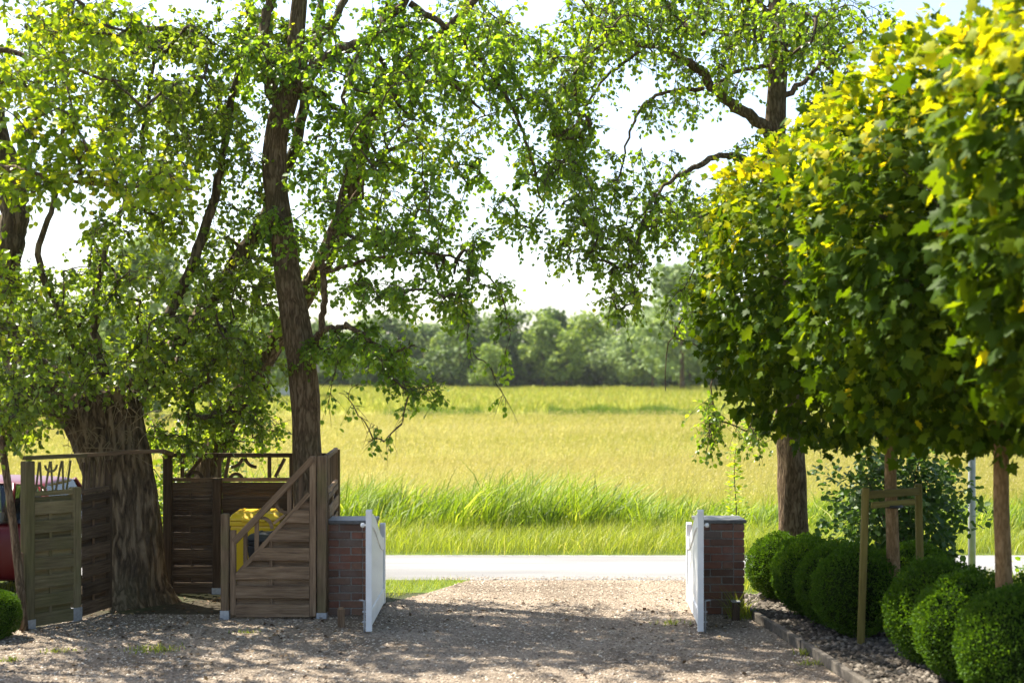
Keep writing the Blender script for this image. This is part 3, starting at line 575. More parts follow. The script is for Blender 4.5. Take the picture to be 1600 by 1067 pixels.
# dark young tree at the left edge
tree('young_tree', 'thin dark leaning young tree at the left edge before the red car',
     [(38, 985, 14.4, .045), (30, 900, 14.4, .042), (18, 800, 14.4, .04), (4, 700, 14.4, .036), (-6, 600, 14.4, .03), (-14, 480, 14.4, .02), (-20, 400, 14.4, .01)],
     [[(0, 650, 14.4, .014), (35, 615, 14.2, .01), (75, 625, 14.1, .006)], [(5, 700, 14.4, .012), (40, 665, 14.3, .008), (85, 672, 14.2, .004)]],
     [(30, 660, 60, 40, 14.3, .4, 1.2), (40, 600, 60, 36, 14.2, .4, 1.0), (-10, 520, 50, 60, 14.4, .4, .8), (15, 705, 30, 20, 14.4, .2, .8)],
     60, 5, 5, .062, M['leaf_willow'], M['bark_alder'], (-4.94, 14.4, 0), seed=17, droop=.3, twl=(.15, .34), attach_from=.4, sides=12)

# ------------------------------------------------------------------ clipped maples
def maple(label, X, Y, rx, ry, rz, cz, n, seed, objs, tr=.062, lf=1.0):
    global rng
    rng = np.random.default_rng(seed); b = np.array((X, Y, 0.0)); root = empty('clipped_maple', tuple(b), 0, label, 'tree', 'clipped maples along the drive')
    a = Acc(); P = catmull([(0, 0, 0), (.012, 0, .8), (-.01, .01, 1.6), (0, 0, cz - .5), (.02, 0, cz + .3)], 6); a.tube(P, np.linspace(tr * 1.12, tr * .75, len(P)), 18, lambda th, t: 1 + .03 * np.sin(3 * th + 30 * t)); link('trunk', a.mesh('trunk', True), M['bark_young'], root)
    br = Acc(); 
    for k in range(46):
        d = unit(1)[0]; d[2] = d[2] * .8 + .1; e = np.array((0, 0, cz)) + d * np.array((rx, ry, rz)) * rng.uniform(.7, .95); s0 = np.array((0, 0, cz - .9 + .9 * rng.random())); m_ = (s0 + e) / 2 + np.array((0, 0, .12))
        br.tube(catmull([s0, m_, e], 4), np.linspace(.018, .004, 9), 5)
    link('branches', br.mesh('branches'), M['bark_twig'], root, kind='stuff')
    u = unit(n); 
    sh = rng.random(n); lay = np.where(sh < .62, rng.uniform(.93, 1.04, n), rng.uniform(.68, .93, n))
    bump_ = 1 + .09 * np.sin(5.1 * u[:, 0] + 3.7 * u[:, 2] + seed) * np.cos(4.3 * u[:, 1] - 2 * u[:, 2]) + .06 * np.sin(11 * u[:, 0] + 9 * u[:, 1] + 7 * u[:, 2]) + .05 * np.sin(21 * u[:, 0] - 17 * u[:, 2] + 5 * u[:, 1]) * np.sin(19 * u[:, 1] + 13 * u[:, 2])
    e_ = np.sign(u) * np.abs(u) ** .88; e_ *= bump_[:, None] * lay[:, None]
    P = e_ * np.array((rx, ry, rz)) + np.array((0, 0, cz)); shoot = (rng.random(n) < .05) & (u[:, 2] > .1) & (lay > .93); P[shoot] += u[shoot] * rng.uniform(.05, .22, (shoot.sum(), 1))
    out = u * np.array((1, 1, .8)); ax = out * .55 + np.array((0, 0, -.55)) + unit(n) * .75; ax[u[:, 2] > .55] += out[u[:, 2] > .55] * .5 + np.array((0, 0, .5))
    up = out * .8 + np.array((0, 0, .55)) + unit(n) * .7
    sz = rng.uniform(.06, .145, n) * lf; sun_side = u @ np.array((-.42, .10, .90)); young = (lay > .90) & (rng.random(n) < np.clip(1.6 * (sun_side - .23), .02, .9)); sz[young] *= .78  # yellow young leaves; sunlight on the sunward flank is painted in with them
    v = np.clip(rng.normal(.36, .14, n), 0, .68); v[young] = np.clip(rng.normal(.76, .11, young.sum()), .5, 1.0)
    W_ = P + b; d = W_[:, 1]; px = 800 + W_[:, 0] / d * F; py = 600 - (W_[:, 2] - H) / d * F
    vis = (px > 1060) & (px < 1590) & (py > 5) & (py < 760) & (lay > .95); facing = -(u[:, 1]) - .35 * u[:, 0] + .2 * u[:, 2]
    sc = np.where(vis & (facing > .25), sz / d * (1 + lay), 0); pick = np.zeros(n, bool); pick[np.argsort(-sc)[:objs]] = True; pick &= sc > 0
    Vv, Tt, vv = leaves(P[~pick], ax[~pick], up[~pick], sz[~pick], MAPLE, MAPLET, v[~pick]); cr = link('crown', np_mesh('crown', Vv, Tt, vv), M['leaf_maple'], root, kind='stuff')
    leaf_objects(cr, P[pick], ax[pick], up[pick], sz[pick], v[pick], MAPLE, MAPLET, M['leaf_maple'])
    return root
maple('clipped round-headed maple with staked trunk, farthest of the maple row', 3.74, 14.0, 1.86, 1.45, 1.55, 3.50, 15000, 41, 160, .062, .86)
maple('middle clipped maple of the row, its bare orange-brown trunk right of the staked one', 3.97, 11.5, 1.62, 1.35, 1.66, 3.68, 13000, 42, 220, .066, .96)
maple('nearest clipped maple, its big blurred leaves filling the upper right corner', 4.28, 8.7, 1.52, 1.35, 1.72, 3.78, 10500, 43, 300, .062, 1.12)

# ------------------------------------------------------------------ box balls
def box_ball(seed, n=15000):
    global rng
    rng = np.random.default_rng(seed); u = unit(n); u = u[u[:, 2] > -.96]; n = len(u)
    bump_ = 1 + .035 * np.sin(6 * u[:, 0] + 5 * u[:, 1] + seed) + .025 * np.sin(13 * u[:, 2] + 9 * u[:, 0]); lay = rng.uniform(.88, 1.03, n); lay[rng.random(n) < .02] *= 1.07
    P = u * (lay * bump_)[:, None] * np.array((.43, .43, .44)); ax = u * .9 + unit(n) * .7 + np.array((0, 0, .25)); up = unit(n) + u * .5
    Vv, Tt, vv = leaves(P, ax, up, rng.uniform(.017, .028, n), LEAF4, LEAF4T, np.clip(rng.normal(.42, .2, n) + .4 * (lay - .96), 0, 1), 1.5); m_ = np_mesh('foliage', Vv, Tt, vv); m_.materials.append(M['leaf_box'])
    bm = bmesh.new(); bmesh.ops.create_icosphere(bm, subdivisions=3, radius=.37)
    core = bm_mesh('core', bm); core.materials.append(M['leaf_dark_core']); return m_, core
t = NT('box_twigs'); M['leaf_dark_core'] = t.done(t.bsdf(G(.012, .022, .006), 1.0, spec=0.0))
balls = [box_ball(s) for s in (1, 2, 3)]
BX = [(3.12, 16.55, .76, 'half-hidden box ball directly beside the right brick pillar, farthest of the row'), (3.30, 15.95, .80, 'second box ball from the right brick pillar, mostly hidden behind the third'),
      (3.24, 15.30, .84, 'third box ball from the right brick pillar, lit along its top'), (3.38, 14.68, .86, 'fourth box ball from the right brick pillar, close before the staked maple'),
      (3.42, 14.10, .90, 'large box ball just left of the maple stake, fifth from the pillar'), (4.15, 14.75, .86, 'box ball behind the staked maple trunk, seen between the stakes'),
      (3.80, 12.62, .94, 'box ball right of the staked trunk, first of the three nearest balls'), (3.84, 11.90, .93, 'middle one of the three nearest box balls, left of the bare trunk'),
      (3.90, 11.00, .92, 'nearest box ball at the lower right corner, cut by the frame'), (4.72, 12.35, .90, 'box ball behind the bare maple trunk at the right edge')]
for i, (x, y, h, lab) in enumerate(BX):
    r_ = empty('box_ball', (x, y, 0), random.uniform(0, 6), lab, 'shrub', 'clipped box balls in the gravel bed'); me, core = balls[i % 3]; s = h / .88
    for nm, m_ in (('foliage', me), ('core', core)):
        o = bpy.data.objects.new(nm, m_); COL.objects.link(o); o.parent = r_; o.location = (0, 0, h * .5); o.scale = (s * random.uniform(.95, 1.07), s * random.uniform(.95, 1.07), s)
        if nm == 'foliage': o['kind'] = 'stuff'
r_ = empty('box_shrub', (-5.08, 13.95, 0), 0, 'small bright green box shrub at the lower left edge', 'shrub')
for nm, m_ in (('foliage', balls[1][0]), ('core', balls[1][1])):
    o = bpy.data.objects.new(nm, m_); COL.objects.link(o); o.parent = r_; o.location = (0, 0, .24); o.scale = (.58, .6, .56)
    if nm == 'foliage': o['kind'] = 'stuff'

# leafy dark shrub behind the row, and small plants
def shrub(name, label, cx, cy, cz, rr, n, seed, size, mat, wild=.2, stems=9, cat='shrub'):
    global rng
    rng = np.random.default_rng(seed); root = empty(name, (cx, cy, 0), 0, label, cat); a = Acc(); Ps = []; 
    for k in range(stems):
        d = unit(1)[0]; d[2] = abs(d[2]) * .8 + .3; e = np.array((0, 0, cz)) + d * np.array(rr) * rng.uniform(.6, 1.05); P = catmull([(rng.normal(0, .06), rng.normal(0, .06), 0), e * np.array((.4, .4, .6)), e], 5); a.tube(P, np.linspace(.014, .004, len(P)), 5)
    link('stems', a.mesh('stems'), M['bark_twig'], root, kind='stuff')
    u = unit(n); lay = rng.random(n) ** .35; clump = 1 + wild * np.sin(4 * u[:, 0] + 3 * u[:, 2] + seed) * np.cos(5 * u[:, 1] + 2 * u[:, 2]) + wild * .6 * np.sin(9 * u[:, 0] + 8 * u[:, 2])
    P = u * (lay * clump)[:, None] * np.array(rr) + np.array((0, 0, cz)); P[:, 2] = np.maximum(P[:, 2], .06)
    Vv, Tt, vv = leaves(P, u * .5 + unit(n) * .7 + np.array((0, 0, -.3)), UP + unit(n) * .7, size * rng.uniform(.7, 1.25, n), LEAF6, LEAF6T, np.clip(rng.normal(.5, .22, n), 0, 1)); link('foliage', np_mesh('foliage', Vv, Tt, vv), mat, root, kind='stuff'); return root
shrub('leafy_shrub', 'dark loose shrub with glossy leaves behind the staked maple trunk', 4.45, 16.3, 1.05, (.80, .7, .92), 4600, 51, .075, M['leaf_shrub'], .28)
shrub('leafy_shrub', 'low bright shrub at the right edge behind the nearest box balls', 6.35, 16.2, .32, (.5, .5, .36), 900, 52, .07, M['leaf_alder'], .3)
shrub('ivy_bush', 'dense green bush growing behind the back fence beside the willow trunk', -4.0, 18.0, .95, (.75, .45, 1.0), 2200, 53, .075, M['leaf_willow'], .25)

# ------------------------------------------------------------------ brick pillars
br_long = bm_mesh('brick', box_bm(.24, .115, .071, bev=.006)); br_short = bm_mesh('brick', box_bm(.115, .115, .071, bev=.006))
for m_ in (br_long, br_short): m_.materials.append(M['brick'])
def pillar(label, x0, y0):
    r_ = empty('brick_pillar', (x0 + .245, y0 + .245, 0), 0, label, 'pillar'); w = .49
    box('mortar', (w - .024, w - .024, .99), (0, 0, .495), M['mortar'], r_, 0); rnd = random.Random(label)
    def brick(me, x, y, z, rz):
        o = bpy.data.objects.new('brick', me); COL.objects.link(o); o.parent = r_
        o.location = (x + rnd.gauss(0, .002), y + rnd.gauss(0, .002), z + rnd.gauss(0, .0012)); o.rotation_euler = (rnd.gauss(0, .006), rnd.gauss(0, .006), rz + rnd.gauss(0, .006))
    for c in range(12):
        z = .0415 + c * .0826; e = w / 2 - .0575
        for k in range(4):
            an = k * math.pi / 2; ca, sa = round(math.cos(an)), round(math.sin(an))
            # pinwheel courses: each side shows stretcher + (header, header end) shifted every other course
            row = [(-.125, br_long), (.065, br_short)] if c % 2 == 0 else [(-.1875, br_short), (.0025, br_long)]
            for (xx, me) in row:
                x, y = xx, -e; brick(me, x * ca - y * sa, x * sa + y * ca, z, an)
            if c % 2: pass
        # corner closers where the pinwheel leaves a gap
        for k in range(4):
            an = k * math.pi / 2; ca, sa = round(math.cos(an)), round(math.sin(an)); 
            if c % 2 == 0: continue
    box('cap_slab', (w + .04, w + .04, .038), (0, 0, 1.012), M['slate'], r_, .008, None, 2)
    return r_
PL = pillar('left brick gate pillar with slate cap beside the sloped fence panel', -1.985, 15.35)
PR = pillar('right brick gate pillar with slate cap beside the clipped box balls', 2.03, 15.42)

# ------------------------------------------------------------------ white gates
def gate(label, hinge, tip, side):
    """leaf from the hinge stile (low) to the meeting stile (tall); local x runs from hinge to tip; side = +1 if the outer face is local -y"""
    hx, hy = hinge; L = math.hypot(tip[0] - hx, tip[1] - hy); rz = math.atan2(tip[1] - hy, tip[0] - hx); r_ = empty('white_gate', (hx, hy, 0), rz, label, 'gate', 'white driveway gates'); m_ = M['white']
    def rounded(w, z0, z1): return [(-w / 2, z0), (w / 2, z0), (w / 2, z1 - w * .4)] + [(w / 2 * math.cos(t_), z1 - w * .4 + w * .4 * math.sin(t_)) for t_ in np.linspace(.3, math.pi - .3, 7)] + [(-w / 2, z1 - w * .4)]
    def shiftp(p, dx): return [(x + dx, z) for x, z in p]
    prism('hinge_stile', shiftp(rounded(.09, .06, .955), .045), -.03, .03, m_, r_)
    prism('meeting_stile', [(L - .055, .03), (L, .03), (L, 1.235), (L - .008, 1.245), (L - .047, 1.245), (L - .055, 1.235)], -.03, .03, m_, r_)
    # S-curved top rail
    def top(x): 
        s_ = min(1, max(0, (x - .09) / (L - .145))); s_ = s_ * s_ * (3 - 2 * s_); return .70 + .40 * s_
    xs_ = np.linspace(.091, L - .056, 18); up_ = [(x, top(x) + .10) for x in xs_]; lo = [(x, top(x) - .04) for x in xs_]
    prism('curved_top_rail', lo + up_[::-1], -.022, .022, m_, r_)
    prism('bottom_rail', [(.091, .07), (L - .056, .07), (L - .056, .23), (.091, .23)], -.022, .022, m_, r_)
    npk = 12; w = (L - .147) / npk
    for k in range(npk):
        a0 = .0915 + k * w + .003; a1 = a0 + w - .006; prism('plank', [(a0, .20), (a1, .20), (a1, top(a1)), (a0, top(a0))], -.010, .010, m_, r_, .003)
    # hinges, drop bolt, latch knob
    for z in (.2, .78): bmtube('hinge', [(.0, 0, z - .05), (.0, 0, z + .05)], .016, M['galv'], r_, 10)
    for z in (.2, .78): box('hinge_pin', (.09, .014, .014), (-.045, 0, z), M['galv'], r_, .002)
    y_ = -.05 * side
    bmtube('drop_bolt', catmull([(L - .06, y_, .01), (L - .06, y_, .30), (L - .06, y_, .325), (L - .06, y_ - .035 * side, .335), (L - .06, y_ - .05 * side, .335)], 6), .0085, M['galv'], r_, 8)
    for z in (.12, .22): box('bolt_bracket', (.03, .05, .016), (L - .06, y_ * .9, z), M['galv'], r_, .002)
    bmtube('latch_knob', [(L - .03, -.03 * side, 1.09), (L - .03, -.045 * side, 1.09), (L - .03, -.05 * side, 1.09), (L - .03, -.075 * side, 1.09), (L - .03, -.085 * side, 1.09)], [.010, .010, .022, .024, .012], m_, r_, 12)
    return r_
gate('left leaf of the white wooden gate standing open before the left pillar', (-1.445, 15.92), (-1.43, 14.2), 1)
gate('right leaf of the white wooden gate standing open before the right pillar', (1.985, 15.98), (1.885, 14.2), -1)

# ------------------------------------------------------------------ wooden fences
def shoe(r_, x, y, w=.10, h=.10):
    box('post_shoe', (w + .012, w + .012, h), (x, y, h / 2 - .01), M['galv'], r_, .003)
def rounded_post(name, r_, x, y, w, z0, z1, mat):
    bm = box_bm(w, w, z1 - z0, bev=.012, seg=2); o = link(name, bm_mesh(name, bm), mat, r_, (x, y, (z0 + z1) / 2), (0, 0, 0)); return o
def woven(r_, x0, x1, z0, z1, mat, batten=True, clip=None, bm_='stile', pitch=.2, bh=.135, ymid=0.0):
    """overlapping horizontal boards, alternately before and behind; clip(x)->highest z of a board there"""
    k = 0; z = z0
    while z < z1 - .03:
        for (za, zb, yy) in ((z, min(z + bh, z1), -.030), (z + bh * .80, min(z + bh * .80 + .115, z1), .016)):
            if zb - za < .03: continue
            if clip is None: poly = [(x0, za), (x1, za), (x1, zb), (x0, zb)]
            else:
                xa, xb = clip(za), clip(zb)
                if xb > x1 - .02: continue
                poly = [(max(x0, xa), za), (x1, za), (x1, zb), (max(x0, xb), zb)]
                if xa < x0 < xb: poly = [(x0, za), (x1, za), (x1, zb), (xb, zb), (x0, za + (zb - za) * .5)]
            d = random.gauss(0, .0025); prism('board', poly, ymid + yy + d, ymid + yy + .013 + d, mat, r_, .0025)
        z += pitch
    if batten: box('batten', (.034, .012, z1 - z0 - .06 if clip is None else .86), ((x0 + x1) / 2 - .02, ymid - .0005, z0 + ((z1 - z0) / 2 if clip is None else .45)), M[bm_], r_, .002)
def bar(name, r_, p, q, w, d, mat, y=0.0):
    """a straight bar in the panel plane from p=(x,z) to q"""
    px, pz = p; qx, qz = q; L = math.hypot(qx - px, qz - pz); an = math.atan2(qz - pz, qx - px)
    return box(name, (L, d, w), ((px + qx) / 2, y, (pz + qz) / 2), mat, r_, .003, (0, -an, 0))
def arc(name, r_, c, rad, a0, a1, w, d, mat, y=0.0):
    t_ = np.linspace(R(a0), R(a1), 10); o_ = [(c[0] + rad * math.cos(x), c[1] + rad * math.sin(x)) for x in t_]; i_ = [(c[0] + (rad - w) * math.cos(x), c[1] + (rad - w) * math.sin(x)) for x in t_]
    return prism(name, o_ + i_[::-1], y - d / 2, y + d / 2, mat, r_, .002)

# sloped end panel (local x = world x, z up), at Y = 15.12
D0 = 15.12; ox = -3.02
r_ = empty('sloped_fence_panel', (ox, D0, 0), 0, 'wooden fence panel with sloping trellis top between the bins and left pillar', 'fence')
def L0(px, py): p = at(px, py, D0); return (p[0] - ox, p[2])
xl0 = L0(360, 0)[0]; xl1 = L0(369, 0)[0]; xr0 = L0(484, 0)[0]; xr1 = L0(494, 0)[0]
rounded_post('post', r_, L0(352, 0)[0], 0, .085, .07, 1.125, M['post']); shoe(r_, L0(352, 0)[0], 0, .085, .11)
rounded_post('post', r_, L0(502.5, 0)[0], .045, .10, .05, 1.735, M['post']); shoe(r_, L0(502.5, 0)[0], .045, .10, .08)
box('stile', (xl1 - xl0, .045, .90), ((xl0 + xl1) / 2, 0, .50), M['stile'], r_, .004)
box('stile', (xr1 - xr0, .045, 1.70), ((xr0 + xr1) / 2, 0, .885), M['stile'], r_, .004)
a_, b_ = L0(366, 846), L0(489, 716); bar('sloped_rail', r_, a_, b_, .066, .06, M['rail'], -.004)
c_, d_ = L0(371, 897), L0(484, 770); bar('sloped_rail', r_, c_, d_, .046, .04, M['rail'], -.004)
def zline(p, q, x): return p[1] + (q[1] - p[1]) * (x - p[0]) / (q[0] - p[0])
for px in (383.5, 401, 452, 470):
    x = L0(px, 0)[0]; z0, z1 = zline(c_, d_, x), zline(a_, b_, x); box('baluster', (.046, .022, z1 - z0), (x, .004, (z0 + z1) / 2), M['stile'], r_, .003)
s_ = 15.12 / F / 3.443
def Z7(zx, zy): return L0(340 + zx / 3.443, 690 + zy / 3.443)
arc('arch', r_, Z7(372, 322), 68 * s_, 180, 275, .036, .02, M['rail'], .004); arc('arch', r_, Z7(235, 465), 66 * s_, -5, 95, .036, .02, M['rail'], .004)
bar('trellis_bar', r_, Z7(225, 405), Z7(305, 335), .03, .018, M['rail'], .006); bar('trellis_bar', r_, Z7(300, 440), Z7(362, 392), .03, .018, M['rail'], .006)
woven(r_, xl1, xr0, .03, 1.50, M['board'], True, lambda z: c_[0] + (z + .0 - c_[1]) * (d_[0] - c_[0]) / (d_[1] - c_[1]) + .015, 'stile')

# return panel running back beside the pillar, seen almost edge-on
r_ = empty('return_fence_panel', (-2.0, 15.30, 0), math.atan2(1.75, -.11), 'narrow-looking wooden fence panel running back beside the left pillar, seen edge-on', 'fence'); LL = 1.75
for x in (.02, LL - .02): box('stile', (.04, .045, 1.68), (x, 0, .90), M['stile'], r_, .003)
box('rail', (LL - .085, .045, .045), (LL / 2, 0, 1.715), M['rail'], r_, .003); box('rail', (LL - .085, .045, .045), (LL / 2, 0, 1.34), M['rail'], r_, .003)
for k in range(1, 8): box('baluster', (.035, .02, .30), (LL * k / 8, 0, 1.527), M['stile'], r_, .002)
woven(r_, .045, LL - .045, .05, 1.31, M['board'])
rounded_post('post', r_, LL + .06, 0, .09, 0, 1.72, M['post'])
r_ = empty('short_post', (-2.06, 16.05, 0), 0, 'short wooden post with pointed cap showing above the left pillar', 'post')
box('shaft', (.085, .085, 1.25), (0, 0, .625), M['post'], r_, .004)
bm = bmesh.new(); bmesh.ops.create_cone(bm, cap_ends=True, segments=4, radius1=.078, radius2=.008, depth=.05); link('cap', bm_mesh('cap', bm), M['stile'], r_, (0, 0, 1.277), (0, 0, R(45)))

# back fence of the enclosure at Y = 17.0, two panels
D1 = 17.0
def back(label, pxa, pxb, posts, orn):
    oxb = at(pxa, 0, D1)[0]; r_ = empty('back_fence_panel', (oxb, D1, 0), 0, label, 'fence'); Lx = at(pxb, 0, D1)[0] - oxb
    def LB(px, py): p = at(px, py, D1); return (p[0] - oxb, p[2])
    zt = LB(0, 711)[1]; zm = LB(0, 749)[1]
    for x in (.02, Lx - .02): box('stile', (.04, .04, zm - .07), (x, 0, (zm + .03) / 2), M['stile_dark'], r_, .003)
    box('rail', (Lx, .05, .045), (Lx / 2, 0, zm), M['rail'], r_, .003); box('rail', (Lx, .06, .05), (Lx / 2, 0, zt), M['rail_dark'], r_, .003)
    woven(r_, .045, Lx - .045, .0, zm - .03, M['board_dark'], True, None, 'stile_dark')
    for (px, w) in posts:
        x = LB(px, 0)[0]; rounded_post('post', r_, x, -.055, .10, .06, zm + .02 if w == 1 else zt + .03, M['stile_dark']); shoe(r_, x, -.055, .10, .09)
    for e in orn:
        if e[0] == 'v': box('baluster', (.045, .022, zt - zm - .05), (LB(e[1], 0)[0], 0, (zt + zm) / 2), M['stile_dark'], r_, .002)
        if e[0] == 'b': bar('trellis_bar', r_, LB(*e[1]), LB(*e[2]), .04, .02, M['rail_dark'])
        if e[0] == 'a': arc('arch', r_, LB(*e[1]), e[2], e[3], e[4], .038, .02, M['rail_dark'])
    return r_
back('dark back fence panel between the willow trunk and the middle post', 260, 340, [(264, 2)], [('v', 285), ('v', 325), ('b', (290, 745), (315, 716)), ('a', (305, 748), .10, 10, 170)])
back('dark back fence panel with bird-shaped trellis behind the yellow bin', 341, 522, [(341, 1)], [('v', 343), ('b', (352, 746), (358, 714)), ('a', (361, 711), .16, 270, 345), ('a', (401, 711), .16, 195, 270), ('a', (369, 750), .095, 15, 165), ('v', 421), ('v', 455), ('b', (430, 745), (445, 716)), ('v', 490)])

# left fence: short panel turned towards the drive, trellis behind, long rail past the willow
r_ = empty('left_fence_panel', (-4.95, 14.52, 0), math.atan2(.43, .33), 'short weathered greenish fence panel with trellis top at the left edge', 'fence'); LL = math.hypot(.33, .43)
rounded_post('post', r_, 0, -.01, .105, .07, 1.715, M['post_green']); shoe(r_, 0, -.01, .105, .11)
rounded_post('post', r_, LL + .05, .03, .10, .10, 1.415, M['post_green']); shoe(r_, LL + .05, .03, .10, .16)
woven(r_, .054, LL - .005, .02, 1.34, M['board_green'], True, None, 'post_green', .19, .13)
box('rail', (LL - .06, .05, .05), (.052 + (LL - .06) / 2, 0, 1.375), M['rail_green'], r_, .003)
for k, (xa, xb) in enumerate(((.10, .14), (.17, .15), (.21, .27), (.30, .28), (.34, .41), (.43, .42), (.47, .52))): bar('trellis_bar', r_, (xa, 1.40), (xb, 1.70), .02, .016, M['rail_green'])
arc('arch', r_, (.13, 1.40), .07, 0, 180, .02, .016, M['rail_green'], -.018); arc('arch', r_, (.27, 1.665), .08, 180, 360, .02, .016, M['rail_green'], -.018)
r_ = empty('willow_fence_panel', (-4.56, 15.02, 0), math.atan2(.62, .12), 'shaded fence panel between the short left panel and the willow trunk', 'fence'); LL = .62
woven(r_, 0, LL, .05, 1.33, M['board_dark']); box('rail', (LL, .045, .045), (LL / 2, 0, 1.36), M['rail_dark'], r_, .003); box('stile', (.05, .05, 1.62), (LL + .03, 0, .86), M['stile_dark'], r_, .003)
for k in range(5): bar('trellis_bar', r_, (.06 + k * .12, 1.385), (.09 + k * .12, 1.67), .03, .018, M['rail_dark'])
r_ = empty('top_rail', (-4.95, 14.52, 1.70), 0, 'weathered top rail running across the willow trunk to the back fence', 'rail')
pts = [(-.04, 0, .045), (.42, .58, .045), (.74, 1.05, .055), (1.02, 1.44, .05), (.90, 2.38, -.03)]
for k in range(4):
    p, q = Vector(pts[k]), Vector(pts[k + 1]); d = q - p; o = box('rail_length', (d.length, .07, .042), (p + q) / 2, M['rail_green'] if k == 0 else M['rail'], r_, .004); o.rotation_euler = d.to_track_quat('X', 'Z').to_euler()
# stakes and pegs
for (px, py, h, rr, lab) in ((33, 985, .78, .022, 'thin wooden stake beside the dark young tree at the left edge'), (533, 981, .20, .035, 'short wooden peg in the gravel before the left pillar')):
    p = at(px, 0, F * H / (py - HZ)); r_ = empty('wooden_peg', (p[0], p[1], 0), .2, lab, 'stake'); box('shaft', (rr * 2, rr * 2, h), (0, 0, h / 2), M['stile'] if rr > .03 else M['post'], r_, .005)
    bm = bmesh.new(); bmesh.ops.create_cone(bm, cap_ends=True, segments=4, radius1=rr * 1.25, radius2=rr * .9, depth=.012); link('top', bm_mesh('top', bm), M['stile'], r_, (0, 0, h + .006), (0, 0, R(45)))
r_ = empty('wooden_peg', (2.36, 15.0, 0), .1, 'short dark peg with metal cap at the right pillar foot', 'stake'); box('shaft', (.07, .07, .2), (0, 0, .10), M['stile_dark'], r_, .004); box('cap', (.085, .085, .015), (0, 0, .21), M['galv'], r_, .003)

# maple stakes with cross bars
r_ = empty('tree_stake_frame', (3.74, 13.95, 0), -.10, 'wooden stake frame with cross bars around the farthest maple trunk', 'stake')
for (x, y, l) in ((-.34, -.35, .03), (.30, .25, -.02)):
    bm = box_bm(.07, .07, 1.52, bev=.02, seg=2); link('stake', bm_mesh('stake', bm), M['stake'], r_, (x, y, .75), (l * .3, l, 0))
bar_o = box('cross_bar', (.80, .035, .075), (-.02, -.10, 1.44), M['stake_bar'], r_, .005); bar_o.rotation_euler = (0, 0, .75)
bar_o = box('cross_bar', (.66, .03, .06), (-.0, .0, 1.33), M['stake_bar'], r_, .005); bar_o.rotation_euler = (0, 0, .75)
a = Acc(); th = np.linspace(0, 2 * math.pi, 17); a.tube(np.stack([.085 * np.cos(th), .085 * np.sin(th) + .02, np.full(17, 1.30)], -1), .014, 6); link('tie_band', a.mesh('tie_band', True), M['black_plastic'], r_)

# grey post by the road
r_ = empty('metal_post', (5.82, 18.0, 0), 0, 'grey metal post at the roadside right of the maples', 'post')
bmtube('shaft', [(0, 0, 0), (0, 0, .9), (0, 0, 2.9), (0, 0, 3.6)], .046, M['grey_post'], r_, 20); bmtube('cap', [(0, 0, 3.6), (0, 0, 3.63), (0, 0, 3.645)], [.05, .05, .02], M['black_plastic'], r_, 20)

# edging stones of the bed
kp = np.array([(2.545, 15.33), (2.66, 14.2), (2.955, 10.5), (3.0, 9.2)]); r_ = empty('bed_edging', (0, 0, 0), 0, 'low concrete edging between gravel drive and planting bed', 'edging')
seg = np.linalg.norm(np.diff(kp, axis=0), axis=1); tot = np.concatenate([[0], np.cumsum(seg)]); s0 = 0
while s0 < tot[-1] - .3:
    s1 = min(s0 + .99, tot[-1]); p = np.array([np.interp(s0, tot, kp[:, k]) for k in (0, 1)]); q = np.array([np.interp(s1, tot, kp[:, k]) for k in (0, 1)]); d = q - p
    box('edging_stone', (np.linalg.norm(d) - .008, .055, .17), ((p[0] + q[0]) / 2 + random.gauss(0, .004), (p[1] + q[1]) / 2, .01 + random.gauss(0, .004)), M['concrete'], r_, .008, (0, random.gauss(0, .006), math.atan2(d[1], d[0])), 2); s0 += 1.0

